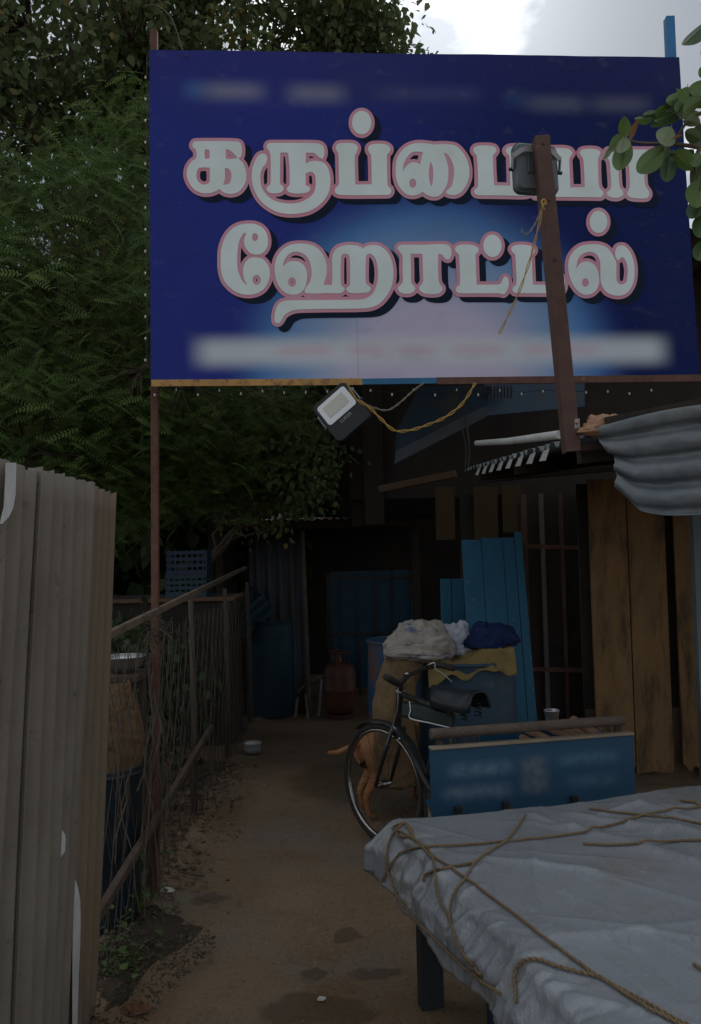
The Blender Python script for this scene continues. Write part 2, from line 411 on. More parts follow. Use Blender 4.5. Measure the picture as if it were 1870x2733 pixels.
mb = MB(); mb.beam(sg(1165, 1017, 0.002), sg(1868, 1010, 0.002), 0.02, 0.032); mb.build('bottom_rail', rust, signboard)
# left post: square tube from the ground to above the sign
pb = gnd(414, 2400); 
pt = at(411, 84, pb.y + 0.0)
mb = MB(); mb.beam(pb - up * 0.2, at(411, 82, pb.y + 0.03), 0.033, 0.033, up=(0, 1, 0)); mb.build('left_post', rust, signboard, bevel=0.003)
p0 = at(1792, 200, 4.22); p1 = at(1785, 48, 4.22); dv = (p1 - p0).normalized(); dv = (dv + Vector((0, 0, 1)) * 2).normalized()
mb = MB(); mb.beam(p1 - dv * ((p1.z - 2.42) / dv.z), p1, 0.044, 0.044, up=(0, 1, 0)); mb.build('right_post', bluest, signboard, bevel=0.003)

# ---- lettering: outlines of the painted letters, measured on the sign face
CR = {'A': (480, 360, 7.227), 'B': (660, 360, 6.625), 'C': (870, 270, 7.95), 'D': (1030, 360, 6.625), 'E': (1240, 360, 6.115), 'F': (1480, 360, 5.679),
      'G': (570, 580, 8.833), 'H': (700, 630, 7.227), 'I': (860, 630, 7.227), 'J': (1040, 610, 7.95), 'K': (1190, 600, 7.95), 'L': (1340, 600, 7.95), 'M': (1480, 540, 6.625)}
def ell(cx, cy, rx, ry): return [(cx + rx * math.cos(a), cy + ry * math.sin(a)) for a in np.linspace(0, 2 * math.pi, 21)[:-1]]
X = 'x'   # a point marked with X is a sharp corner
LET = [
 ('A', [[(240,200),(270,150),(320,138),(700,135),(1080,145),(1160,170),(1190,240),(1195,350),(1180,430),(1130,475,X),(1160,500,X),(1230,580),(1275,720),(1275,880),(1220,1020),(1120,1120),(980,1155),(860,1130),(780,1075),(765,1050,X),(700,1095),(580,1135),(440,1135),(300,1080),(190,960),(130,800),(150,640),(230,520),(310,470,X),(320,380),(300,290,X),(250,250)]],
  [[(480,310),(520,300),(565,310),(570,470,X),(480,470,X)], [(885,290,X),(960,310),(1040,380),(1115,460,X),(1000,480),(885,475,X)], [(370,650),(575,645,X),(575,900),(540,950),(460,970),(370,930),(325,850),(325,740)], [(870,655,X),(930,665),(985,740),(990,850),(960,940),(900,970),(830,975,X),(860,900),(868,800)]]),
 ('B', [[(340,200),(370,160),(430,150),(800,148),(1200,150),(1300,170),(1350,230),(1360,340),(1330,430,X),(1240,380),(1180,325),(1030,320,X),(1030,520),(1030,880),(1040,900),(1090,920),(1110,950),(1080,1010),(980,1040),(850,1045),(730,1020),(690,960),(740,900),(745,850),(740,550),(715,320,X),(580,320,X),(575,850),(590,890),(620,910),(640,960),(600,1020),(500,1045),(400,1035),(345,990),(345,940),(400,890),(410,800),(410,420),(395,310),(350,250)],
        [(1020,520,X),(1100,475),(1200,462),(1330,485),(1420,580),(1460,720),(1465,860),(1440,1010),(1370,1140),(1240,1270),(1080,1360),(900,1400),(700,1405),(520,1370),(350,1280),(200,1140),(110,960),(75,780),(90,600),(140,460),(200,370),(280,340),(340,380),(350,450),(320,530),(270,590),(235,680),(230,820),(250,930),(300,1020),(380,1110),(500,1180),(650,1215),(800,1220),(950,1190),(1080,1120),(1170,1030),(1200,930),(1205,800),(1185,700),(1120,655),(1020,690,X)]], []),
 ('C', [ell(752,465,205,250), [(200,1000),(250,910),(420,895),(600,910),(670,990),(650,1080),(610,1150,X),(605,1300),(620,1770,X),(965,1770,X),(960,1400),(950,1150,X),(890,1050),(900,970),(980,920),(1120,915),(1270,930),(1355,1000),(1350,1080),(1290,1140,X),(1290,1400),(1305,1800),(1360,1860),(1380,1930),(1340,1990),(1270,2000),(800,2000),(300,1990),(210,1960),(180,1900),(210,1830),(265,1780),(270,1600),(262,1200),(250,1100)]], []),
 ('D', [[(165,620),(180,460),(250,320),(360,215),(500,165),(640,160),(760,175),(850,190,X),(950,180),(1100,185),(1230,215),(1340,320),(1420,450),(1460,620),(1455,780),(1400,920),(1320,1030),(1220,1080),(1120,1075),(1060,1045),(1060,1000),(1120,960),(1165,880),(1190,720),(1180,560),(1120,420),(1060,350),(1010,330,X),(1060,460),(1090,600),(1090,780),(1070,890),(1020,990),(960,1070),(880,1110),(780,1105),(690,1060),(640,1020,X),(590,1055),(500,1085),(400,1080),(300,1020),(210,900),(170,750)]],
  [[(285,660,X),(320,500),(390,380),(480,315),(650,325,X),(620,420),(595,540,X),(520,505),(440,505),(360,560)], ell(465,870,62,80), [(780,490,X),(815,580),(828,700),(815,850),(798,940,X),(765,850),(748,720),(755,600)]]),
 ('E', [[(130,255),(170,205),(320,190),(470,205),(510,260),(490,310),(450,350,X),(455,560),(470,840,X),(735,840,X),(725,560),(720,350,X),(665,300),(660,250),(720,205),(850,195),(980,205),(1020,260),(990,330,X),(990,600),(1005,860),(1060,910),(1060,970),(1000,1000),(700,1002),(220,1000),(160,980),(145,930),(200,870),(205,800),(200,560),(185,350,X),(140,300)]], []),
 ('F', [[(-330,260),(-300,220),(-150,205),(0,205),(130,205),(220,225),(265,280),(240,330),(215,370,X),(220,550),(232,805,X),(445,805,X),(438,560),(425,370,X),(385,310),(375,270),(410,230),(520,215),(640,225),(690,260),(680,310),(655,360,X),(655,600),(670,800),(720,860),(735,900),(700,950),(600,955),(0,950),(-300,950),(-330,900),(-290,840),(-280,370)],
        [(770,300),(790,230),(900,220),(1400,225),(1530,230),(1560,300),(1540,420),(1480,440),(1420,380),(1355,370,X),(1355,640),(1370,780),(1420,860),(1430,910),(1390,965),(1240,970),(1130,950),(1090,900),(1110,850),(1130,800),(1125,500),(1110,370,X),(960,370,X),(965,600),(980,800),(1025,860),(1025,920),(960,960),(870,960),(800,930),(785,880),(830,840),(850,780),(840,560),(825,400),(790,350)]], []),
 ('G', [[(165,1000),(170,800),(220,600),(310,420),(450,270),(620,190),(800,165),(980,175),(1130,240),(1240,370),(1280,540),(1270,680),(1210,800),(1120,870),(1000,890),(880,865),(790,790),(730,680),(715,560),(740,450),(775,370,X),(690,410),(620,530),(580,680),(560,850),(555,1080),(570,1250),(620,1400),(690,1530),(805,1620,X),(730,1500),(700,1380),(695,1250),(720,1120),(800,1010),(900,960),(1020,955),(1150,990),(1250,1090),(1310,1220),(1325,1380),(1280,1550),(1180,1700),(1050,1790),(880,1835),(700,1830),(520,1770),(370,1660),(250,1510),(190,1340),(165,1170)]],
  [ell(975,480,72,92), ell(1010,1485,95,115)]),
 ('H', [[(235,650),(250,500),(310,360),(420,240),(560,170),(760,150),(950,175),(1100,270),(1190,410),(1235,560),(1235,750),(1175,950,X),(1345,950,X),(1345,1110,X),(840,1110),(805,1060,X),(845,985,X),(920,880),(945,750),(940,620),(900,480),(820,370),(700,315),(580,320),(480,390),(420,480),(395,610,X),(480,520),(580,490),(700,500),(800,570),(850,680),(860,800),(840,930),(790,1050),(700,1120),(580,1140),(450,1110),(350,1020),(270,880)]], [ell(572,895,75,90)]),
 ('I', [[(190,640),(185,450),(215,320),(300,220),(430,180),(560,175),(680,190),(775,240),(850,350),(835,430),(832,900),(870,960),(920,1000),(925,1050),(880,1095),(780,1112),(560,1112),(480,1080),(460,1020),(490,990),(525,960),(530,600),(520,400),(490,355),(435,345),(385,360),(360,420),(355,900),(380,980),(430,1010,X),(420,1060),(350,1110),(100,1112,X),(100,950,X),(185,950,X)],
        [(780,250,X),(850,200),(960,180),(1080,190),(1210,270),(1300,400),(1350,560),(1365,750),(1340,950),(1260,1130),(1130,1290),(990,1375),(830,1405),(500,1412),(-256,1418),(-516,1430),(-636,1470),(-726,1530),(-776,1610),(-816,1670),(-866,1690),(-916,1660),(-926,1580),(-906,1450),(-856,1330),(-776,1270),(-656,1248),(0,1243),(500,1240),(780,1230),(900,1180),(990,1080),(1040,950),(1065,800),(1060,620),(1030,480),(970,380),(910,350),(860,370),(820,430),(780,350)]], []),
 ('J', [[(155,430),(190,370),(260,355),(700,355),(1180,345),(1260,390),(1300,480),(1295,580),(1255,660),(1200,665),(1150,630),(1100,570),(1020,545,X),(1015,800),(1030,1120),(1060,1200),(1110,1260),(1100,1330),(1030,1385),(880,1400),(720,1380),(630,1320),(615,1270),(660,1200),(700,1130),(695,900),(685,550,X),(435,548,X),(445,900),(450,1150),(490,1210),(530,1270),(515,1330),(430,1385),(320,1395),(220,1370),(170,1310),(170,1260),(230,1200),(270,1130),(265,900),(260,570),(210,510)]], []),
]
LSH = [(180,530),(200,480),(280,440),(400,430),(540,440),(640,480),(685,540),(665,600),(615,640,X),(625,900),(640,1280,X),(1080,1280),(1150,1250),(1200,1150),(1245,1105),(1300,1140),(1325,1240),(1310,1350),(1260,1450),(1210,1490),(1130,1470),(700,1465),(280,1460),(220,1430),(205,1370),(230,1320),(285,1280),(285,1000),(265,640,X),(210,590)]
LET += [('K', [LSH, ell(975,460,195,240)], []), ('L', [LSH], []),
 ('M', [ell(765,355,155,195), [(230,1150),(250,1000),(330,870),(450,780),(600,750),(780,755),(900,800),(990,890),(1050,1000),(1080,1060),(1085,1250),(1095,1400),(1140,1450),(1190,1455),(1250,1420),(1275,1330),(1280,1180),(1250,1060),(1210,990),(1180,975,X),(1110,1035,X),(1070,980),(1060,880),(1090,800),(1150,770),(1230,785),(1310,870),(1370,1000),(1400,1150),(1400,1320),(1370,1460),(1290,1590),(1180,1650),(1050,1650),(920,1600),(840,1500),(805,1380),(800,1150),(790,1040),(740,940),(660,890),(560,890),(460,940),(400,1030),(372,1185,X),(430,1100),(500,1060),(590,1055),(680,1100),(740,1180),(775,1300),(780,1420),(740,1540),(650,1620),(530,1640),(420,1590),(320,1470),(250,1300)]], [ell(535,1425,60,75)])]

def smooth_poly(pts, k=4):
    P = []
    for p in pts:
        P.append((p[0], p[1], len(p) > 2))
    n = len(P); res = []
    for i in range(n):
        p0, p1, p2, p3 = P[i - 1], P[i], P[(i + 1) % n], P[(i + 2) % n]
        a1 = np.array(p1[:2], float); a2 = np.array(p2[:2], float); L12 = np.linalg.norm(a2 - a1)
        def tang(a, c, e, sharp, Lr):
            if sharp: return (a2 - a1)
            t = np.array(e[:2], float) - np.array(a[:2], float); nrm_ = np.linalg.norm(t)
            return t / max(nrm_, 1e-6) * L12
        t1 = tang(p0, p1, p2, p1[2], L12); t2 = tang(p1, p2, p3, p2[2], L12)
        for j in range(k):
            t = j / k; h = (2*t**3-3*t**2+1, t**3-2*t**2+t, -2*t**3+3*t**2, t**3-t**2)
            res.append(a1*h[0] + t1*h[1]*0.9 + a2*h[2] + t2*h[3]*0.9)
    return np.array(res)
GSTEP = 1.5; GX0, GY0 = 470.0, 270.0; GNX, GNY = int(1300 / GSTEP), int(640 / GSTEP)
SDF = np.full((GNY, GNX), 60.0)
xs_ = GX0 + np.arange(GNX) * GSTEP; ys_ = GY0 + np.arange(GNY) * GSTEP
def poly_sdf(poly, PX, PY):
    d2 = np.full(PX.shape, 1e9); ins = np.zeros(PX.shape, bool); n = len(poly)
    for i in range(n):
        x1, y1 = poly[i]; x2, y2 = poly[(i + 1) % n]; ex, ey = x2 - x1, y2 - y1; l2 = ex * ex + ey * ey
        if l2 < 1e-9: continue
        t = np.clip(((PX - x1) * ex + (PY - y1) * ey) / l2, 0, 1)
        d2 = np.minimum(d2, (PX - x1 - t * ex) ** 2 + (PY - y1 - t * ey) ** 2)
        if abs(ey) > 1e-9:
            c = ((y1 > PY) != (y2 > PY)) & (PX < (PY - y1) * ex / ey + x1); ins ^= c
    return np.where(ins, -np.sqrt(d2), np.sqrt(d2))
for key, outs, holes in LET:
    ox, oy, sc = CR[key]
    F = None; polys = [smooth_poly(p) / sc + np.array([ox, oy]) for p in outs]
    allp = np.vstack(polys); lo = allp.min(0) - 40; hi = allp.max(0) + 40
    i0, i1 = max(0, int((lo[0] - GX0) / GSTEP)), min(GNX, int((hi[0] - GX0) / GSTEP) + 1)
    j0, j1 = max(0, int((lo[1] - GY0) / GSTEP)), min(GNY, int((hi[1] - GY0) / GSTEP) + 1)
    PX, PY = np.meshgrid(xs_[i0:i1], ys_[j0:j1])
    for p in polys:
        d = poly_sdf(p, PX, PY); F = d if F is None else np.minimum(F, d)
    for h_ in holes:
        F = np.maximum(F, -poly_sdf(smooth_poly(h_) / sc + np.array([ox, oy]), PX, PY))
    SDF[j0:j1, i0:i1] = np.minimum(SDF[j0:j1, i0:i1], F)

def contour_mesh(F, off, dux=0.0, dvy=0.0):
    verts = []; faces = []; cache = {}
    def vid(gx_, gy_):
        k = (round(gx_, 3), round(gy_, 3))
        if k not in cache:
            cache[k] = len(verts); verts.append(sg(GX0 + gx_ * GSTEP + dux, GY0 + gy_ * GSTEP + dvy, off))
        return cache[k]
    ins = F < 0
    full = ins[:-1, :-1] & ins[1:, :-1] & ins[:-1, 1:] & ins[1:, 1:]
    anyi = ins[:-1, :-1] | ins[1:, :-1] | ins[:-1, 1:] | ins[1:, 1:]
    for j in range(F.shape[0] - 1):
        row = full[j]; i = 0; idx = np.flatnonzero(row)
        if len(idx):
            br = np.flatnonzero(np.diff(idx) > 1); st = np.r_[idx[0], idx[br + 1]]; en = np.r_[idx[br], idx[-1]]
            for a, c in zip(st, en):
                cuts = [a] + [q for q in range((a // 12 + 1) * 12, c + 1, 12)] + [c + 1]
                for x0_, x1_ in zip(cuts[:-1], cuts[1:]): faces.append((vid(x0_, j), vid(x1_, j), vid(x1_, j + 1), vid(x0_, j + 1)))
        for i in np.flatnonzero(anyi[j] & ~row):
            cs = [(i, j), (i + 1, j), (i + 1, j + 1), (i, j + 1)]; pl = []
            for q in range(4):
                a = cs[q]; c = cs[(q + 1) % 4]; fa = F[a[1], a[0]]; fc = F[c[1], c[0]]
                if fa < 0: pl.append(vid(*a))
                if (fa < 0) != (fc < 0):
                    t = fa / (fa - fc); pl.append(vid(a[0] + (c[0] - a[0]) * t, a[1] + (c[1] - a[1]) * t))
            pl = [p for k, p in enumerate(pl) if p != pl[k - 1]]
            if len(pl) >= 3: faces.append(tuple(pl))
    m_ = MB(); m_.v = [tuple(v) for v in verts]; m_.f = faces
    return m_
wmat = pm('white_letter_paint', (0.70, 0.78, 0.77), (0.60, 0.67, 0.65), scale=3, rough=0.5, spec=0.1, bump=0.05)
pmat = pm('pink_letter_outline', (0.60, 0.25, 0.33), (0.56, 0.34, 0.41), scale=2.2, rough=0.5, spec=0.1)
smat = pm('black_letter_shadow', (0.012, 0.018, 0.04), (0.012, 0.02, 0.035), scale=2, rough=0.6, spec=0.04)
contour_mesh(SDF - 9.0, 0.0018, 18, 14).build('lettering_shadow', smat, signboard)
contour_mesh(SDF - 9.0, 0.0036).build('lettering_outline', pmat, signboard)
contour_mesh(SDF, 0.0054).build('lettering_face', wmat, signboard)
# ================================================================== LEFT: CORRUGATED SHEET FENCE
tin = pm('weathered_corrugated_sheet', (0.14, 0.12, 0.096), (0.18, 0.158, 0.13), scale=4, rough=0.85, bump=0.25, bscale=240, dirt=(0.07, 0.062, 0.053), dscale=26, dthr=(0.6, 0.74), stretch=(1, 1, 1))
tin2 = pm('ochre_stained_corrugated_sheet', (0.165, 0.12, 0.074), (0.14, 0.11, 0.078), scale=5, rough=0.8, bump=0.35, bscale=70, dirt=(0.10, 0.088, 0.074), dscale=4, dthr=(0.5, 0.7), stretch=(1, 1, 0.8))
palef = pm('bare_white_sheet', (0.58, 0.57, 0.55), (0.44, 0.43, 0.44), scale=9, rough=0.6, bump=0.2)
FN_B = gnd(236, 2735); FN_T = at(298, 1318, FN_B.y)               # far end of the fence, bottom and top
lean = (FN_T - FN_B) / FN_T.z
NE_T = at(40, 1236, 1.93)
fdir = Vector((NE_T.x - FN_T.x, NE_T.y - FN_T.y, 0)); flen = fdir.length; fdir.normalize()   # from far to near
fnorm = Vector((-fdir.y, fdir.x, 0)); 
if fnorm.x < 0: fnorm = -fnorm                                     # towards the path
PITCHC = 0.104
fence = thing('corrugated_fence', 'grey brown corrugated sheet fence along the left edge with torn white scraps', 'fence', (FN_B.x, FN_B.y, 0))
def fence_pt(s, z, amp=0.024, off=0.0, ph=0.0):
    base = Vector((FN_B.x, FN_B.y, 0)) + fdir * s + lean * z
    prof = math.sin(2 * math.pi * (s + ph) / PITCHC)
    prof = max(-0.95, min(0.95, prof * 1.05))
    wav = 0.004 * math.sin(s * 9 + z * 2.3)
    return base + fnorm * (amp * prof + off + wav)
def fence_sheet(s0, s1, ztop0, ztop1, off, mat, name, ph=0, bow=0.0, chip=0):
    mb = MB(); nu = max(6, int((s1 - s0) / PITCHC * 12)); nv = 24
    def fn(a, c):
        s = s0 + (s1 - s0) * a; zt = ztop0 + (ztop1 - ztop0) * a + 0.006 * fbm((s * 30, 1, chip), 1, 3)
        z = -0.02 + (zt + 0.02) * c
        return fence_pt(s, z, off=off + bow * math.sin(math.pi * c) * (1 - a), ph=ph)
    mb.grid(fn, nu, nv)
    return mb.build(name, mat, fence, smooth=True, solid=0.004)
zt = FN_T.z; dz = (NE_T.z - FN_T.z) / flen
fence_sheet(0.0, 0.40, zt, zt + 0.33 * dz, 0.0, tin2, 'corrugated_sheet')
fence_sheet(0.385, 0.95, zt + 0.39 * dz + 0.004, zt + 0.95 * dz, 0.012, tin, 'corrugated_sheet', chip=3)
fence_sheet(0.93, 1.75, zt + 0.93 * dz - 0.01, zt + 1.7 * dz, -0.004, tin, 'corrugated_sheet', chip=5)
# bare white strips where the outer skin is torn away
def scrap(pts, off=0.018):
    mb = MB(); n = len(pts)
    def pl(u, v): return on_plane(u, v, Vector((FN_B.x, FN_B.y, 0)) + fnorm * off, (fnorm - up * lean.dot(fnorm)).normalized())
    L_ = [pl(u0, v) for (u0, u1, v) in pts]; R_ = [pl(u1, v) for (u0, u1, v) in pts]
    mb.add(L_ + R_, [(i, i + n, i + n + 1, i + 1) for i in range(n - 1)])
    return mb.build('torn_white_patch', palef, fence, solid=0.002)
scrap([(16, 42, 1235), (14, 41, 1280), (12, 40, 1320), (10, 34, 1355), (4, 22, 1380), (0, 4, 1398)], 0.03)
scrap([(163, 164, 2213), (162, 172, 2228), (162, 176, 2250), (162, 174, 2270), (161, 162, 2287)], 0.03)
scrap([(196, 199, 2345), (196, 207, 2370), (195, 213, 2400), (194, 214, 2450), (194, 213, 2520), (193, 209, 2600), (193, 207, 2680), (193, 205, 2740), (193, 205, 2800)], 0.03)
# low hedge-side post holding the sheets
mb = MB(); pS = fence_pt(0.02, 0, off=-0.05); mb.beam(pS - up * 0.1, pS + lean * 1.5, 0.05, 0.05, up=(0, 1, 0))
mb.build('fence_stake', pm('grey_timber', (0.14, 0.11, 0.085), (0.2, 0.165, 0.13), scale=9, rough=0.9, bump=0.4, bscale=40, stretch=(1, 1, 0.2)), fence)

# ================================================================== LEFT: WIRE FENCE WITH TIMBER RAILS
timber = pm('weathered_timber', (0.10, 0.07, 0.046), (0.14, 0.105, 0.075), scale=8, rough=0.9, bump=0.5, bscale=50, dirt=(0.07, 0.05, 0.035), dscale=6)
wire = pm('dull_wire', (0.05, 0.045, 0.04), (0.07, 0.05, 0.035), rough=0.7, metal=0.2)
wf = thing('wire_fence', 'wire mesh fence with weathered timber rails behind the sign post', 'fence', (-0.9, 4.5, 0))
def rail_pt(u, v, x=-0.92):
    d = ray(u, v); return EYE + d * (x / d.x)
a0, a1 = rail_pt(296, 1692), rail_pt(486, 1598); dd = (a1 - a0); 
mb = MB(); mb.beam(a0 - dd * 0.3, a1 + dd * 0.45, 0.024, 0.032); mb.build('rail', timber, wf, bevel=0.004)
mb = MB(); mb.beam(a1 + dd * 0.455, a1 + dd * 2.0, 0.024, 0.03); mb.build('rail', pm('dark_stake', (0.06, 0.045, 0.035), (0.085, 0.065, 0.05), scale=9, rough=0.95, bump=0.5), wf, bevel=0.003)
b0, b1 = rail_pt(250, 2462), rail_pt(508, 2034)
mb = MB(); mb.beam(b0 - (b1 - b0) * 0.2, b1 + (b1 - b0) * 0.4, 0.03, 0.038); mb.build('rail', pm('dark_rail', (0.055, 0.038, 0.028), (0.085, 0.06, 0.043), scale=8, rough=0.95, bump=0.5), wf, bevel=0.005)
for Yp in (5.2, 6.6, 8.0):
    mb = MB(); mb.tube([(-0.99, Yp, -0.1), (-0.975, Yp, 0.6), (-0.985, Yp, 1.32)], [0.022, 0.019, 0.015], 8); mb.build('post', pm('dark_stake', (0.06, 0.045, 0.035), (0.085, 0.065, 0.05), scale=9, rough=0.95, bump=0.5), wf, smooth=True)
mb = MB()
for i in range(58):
    for sgn in (1, -1):
        y0 = 2.95 + i * 0.09; pts = []
        for k in range(7):
            z = 0.02 + k * 0.2; y = y0 + sgn * (k * 0.09)
            if 2.9 < y < 8.1: pts.append((-0.955 + 0.01 * math.sin(i * 3 + k), y, z + 0.02 * math.sin(i * 1.7 + k)))
        if len(pts) > 1: mb.tube(pts, 0.0016, 4, cap=False)
mesh_o = mb.build('wire_mesh', wire, wf); stuff(mesh_o)
# dead creeper stems climbing the sign post side of the fence
creep = pm('dry_stem', (0.05, 0.04, 0.028), (0.09, 0.07, 0.05), scale=20, rough=0.9)
cr = thing('dry_creeper', 'dry tangled creeper stems hanging on the wire fence beside the sign post', 'creeper', (-0.88, 4.0, 0))
mb = MB()
for i in range(26):
    y = random.choice((random.gauss(3.75, 0.2), random.uniform(3.2, 6.4))); z = random.uniform(0.9, 1.28); x = -0.885 + random.uniform(-0.02, 0.05)
    pts = [Vector((x, y, z))]; l = random.uniform(0.25, 1.1); n = 7
    for k in range(n):
        pts.append(pts[-1] + Vector((random.gauss(0, 0.015), random.gauss(0, 0.035), -l / n + random.gauss(0, 0.02))))
        if pts[-1].z < 0.03: pts[-1].z = 0.03
    mb.tube(pts, random.uniform(0.0012, 0.003), 4, cap=False)
cs = mb.build('stems', creep, cr); stuff(cs)
kc = rail_pt(414, 1690, -0.87); mb = MB()
for i in range(40):
    pts = [kc + Vector((random.gauss(0, .02), random.gauss(0, .03), random.gauss(0, .03)))]
    for k in range(3): pts.append(pts[-1] + Vector((random.gauss(0, .02), random.gauss(0, .03), random.gauss(-.012, .02))))
    mb.tube(pts, 0.0017, 4, cap=False)
stuff(mb.build('tangle', creep, cr))

# ------------------------------------------------------------------ objects behind / on the wire fence
jute = pm('brown_jute', (0.15, 0.095, 0.045), (0.2, 0.13, 0.07), scale=16, rough=0.95, bump=0.6, bscale=150, dirt=(0.12, 0.08, 0.05), dscale=6)
def sack_mesh(path, rx, ry, seed=0, n=44, sub=50, amp=0.16):
    """a lumpy sack along a path of centres with half-widths rx (across x) and ry"""
    mb = MB(); m = len(path)
    def ip(arr, t):
        x = t * (m - 1); i = min(int(x), m - 2); f = x - i; f = f * f * (3 - 2 * f) * 0.5 + f * 0.5
        return arr[i] * (1 - f) + arr[i + 1] * f
    vs_ = []
    for j in range(sub + 1):
        t = j / sub; c = ip([Vector(p) for p in path], t); a_ = ip(list(rx), t); b_ = ip(list(ry), t)
        for k in range(n):
            an = 2 * math.pi * k / n; d = Vector((math.cos(an) * a_, math.sin(an) * b_, 0))
            w = 1 + amp * fbm((math.cos(an) * 1.5 + seed, math.sin(an) * 1.5, t * 3 + seed), 1.3, 4) + amp * 0.4 * math.sin(an * 7 + 5 * t + seed) * fbm((seed, t * 2, an), 1, 2) + amp * 0.55 * (1 - abs(mnoise.fractal(Vector((math.cos(an) * 1.3 + seed, math.sin(an) * 1.3, t * 7)), 1.0, 2.0, 3)) * 2)
            vs_.append(c + d * w + Vector((0, 0, amp * 0.12 * fbm((an, t * 6, seed), 1.5, 3))))
    fs = [(j * n + k, j * n + (k + 1) % n, (j + 1) * n + (k + 1) % n, (j + 1) * n + k) for j in range(sub) for k in range(n)]
    fs += [tuple(range(n - 1, -1, -1)), tuple(sub * n + k for k in range(n))]
    mb.add(vs_, fs); return mb
c0 = at(318, 1900, 3.6)
s_ = sack_mesh([at(318, 2060, 3.75), at(316, 1960, 3.75), at(312, 1880, 3.75), at(318, 1825, 3.75)], (0.09, 0.11, 0.085, 0.04), (0.07, 0.08, 0.07, 0.03), 3)
s_b = at(318, 2060, 3.75)
tag(s_.build('jute_sack', pm('dark_jute', (0.085, 0.05, 0.024), (0.12, 0.075, 0.04), scale=16, rough=0.95, bump=0.6, bscale=150), smooth=True), 'limp brown jute sack on the bin behind the end of the corrugated fence', 'sack')
steel = pm('dull_steel', (0.55, 0.55, 0.55), (0.4, 0.4, 0.42), scale=8, rough=0.3, metal=0.9, bump=0.05)
bw = at(342, 1765, 3.9)
bw0 = bw.copy(); bw = bw + Vector((-0.05, 0, 0)); tbl = thing('wooden_stool', 'rough dark wooden stool behind the wire fence carrying a steel bowl', 'stool', (bw.x, bw.y, 0)); dkt = pm('dark_stool_wood', (0.05, 0.036, 0.026), (0.075, 0.055, 0.04), scale=9, rough=0.95, bump=0.4)
mb = MB(); mb.box((bw.x, bw.y, bw.z - 0.065), (0.24, 0.24, 0.03)); mb.build('seat', dkt, tbl, bevel=0.004)
for sx in (-1, 1):
    for sy in (-1, 1):
        mb = MB(); mb.beam((bw.x + sx * .11, bw.y + sy * .11, -0.02), (bw.x + sx * .09, bw.y + sy * .09, bw.z - 0.08), 0.028, 0.028, up=(0, 1, 0)); mb.build('leg', dkt, tbl)
bwl = MB().lathe([(0.03, -0.05), (0.05, -0.05), (0.085, -0.015), (0.1, 0.02), (0.104, 0.022), (0.1, 0.024), (0.08, -0.01), (0.045, -0.043), (0.0, -0.044)], bw + Vector((0.03, 0, 0.002)), 32).build('steel_bowl', steel, smooth=True)
tag(bwl, 'shiny steel bowl on the wooden stool behind the wire fence', 'bowl')
# dark bin behind the fence
dk = pm('black_plastic', (0.012, 0.014, 0.018), (0.02, 0.022, 0.026), rough=0.5)
bn = thing('plastic_bin', 'dark blue plastic bin behind the wire fence under the limp jute sack', 'bin', (s_b.x - 0.06, 3.75, 0))
zt_ = s_b.z + 0.03
MB().lathe([(0.13, 0.0), (0.135, 0.02), (0.16, zt_ - 0.04), (0.172, zt_ - 0.02), (0.172, zt_), (0.15, zt_), (0.125, 0.03), (0.0, 0.03)], (0, 0, 0), 28).build('body', pm('dark_blue_plastic', (0.008, 0.014, 0.02), (0.01, 0.02, 0.027), rough=0.5), bn, local=True, auto=40)
MB().torus((0, 0, zt_ - 0.02), (0, 0, 1), 0.168, 0.009, 32, 6).build('rim', dk, bn, local=True, smooth=True)
# crates and clothes hanging further back on the left
for (u, v, Y, w, d_, h_, c, lab) in [(505, 1500, 7.2, 0.34, 0.26, 0.22, (0.01, 0.03, 0.065), 'blue plastic crate on the far left ledge under the tree'), (503, 1560, 7.2, 0.34, 0.26, 0.2, (0.015, 0.045, 0.065), 'dark teal plastic crate under the blue crate on the left ledge')]:
    p = at(u, v, Y); cr_ = thing('plastic_crate', lab, 'crate', (p.x, p.y, p.z - h_ / 2))
    mt = pm('crate_' + lab.split()[0], c, tuple(x * 0.7 for x in c), rough=0.45)
    mb = MB(); mb.box((0, 0, 0.008), (w, d_, 0.016)); mb.build('base', mt, cr_, local=True)
    for sx in (-1, 1):
        mb = MB()
        for k in range(4): mb.box((sx * (w / 2 - 0.006), 0, 0.03 + k * (h_ - 0.05) / 3.2), (0.012, d_, 0.028))
        for k in range(5): mb.box((sx * (w / 2 - 0.006), -d_ / 2 + 0.02 + k * (d_ - 0.04) / 4, h_ / 2), (0.01, 0.014, h_ - 0.02))
        mb.build('end_wall', mt, cr_, local=True)
    for sy in (-1, 1):
        mb = MB()
        for k in range(4): mb.box((0, sy * (d_ / 2 - 0.006), 0.03 + k * (h_ - 0.05) / 3.2), (w - 0.026, 0.012, 0.028))
        for k in range(7): mb.box((-w / 2 + 0.03 + k * (w - 0.06) / 6, sy * (d_ / 2 - 0.006), h_ / 2), (0.014, 0.01, h_ - 0.02))
        mb.build('side_wall', mt, cr_, local=True)
lp = at(505, 1590, 7.2)
lg = thing('brick_ledge', 'low dark plastered ledge on the far left under the tree', 'ledge', (-2.0, 7.3, 0))
MB().box((-2.0, 7.35, (lp.z - 0.005) / 2), (2.0, 0.6, lp.z - 0.005)).build('body', pm('dark_plaster', (0.03, 0.027, 0.023), (0.022, 0.02, 0.017), scale=4, rough=0.95, bump=0.4), lg, bevel=0.015)
MB().box((-2.0, 7.33, lp.z - 0.004 - 0.02), (2.06, 0.66, 0.034)).build('coping', pm('clay_coping', (0.15, 0.085, 0.05), (0.1, 0.06, 0.04), scale=6, rough=0.95, bump=0.4), lg, bevel=0.008)
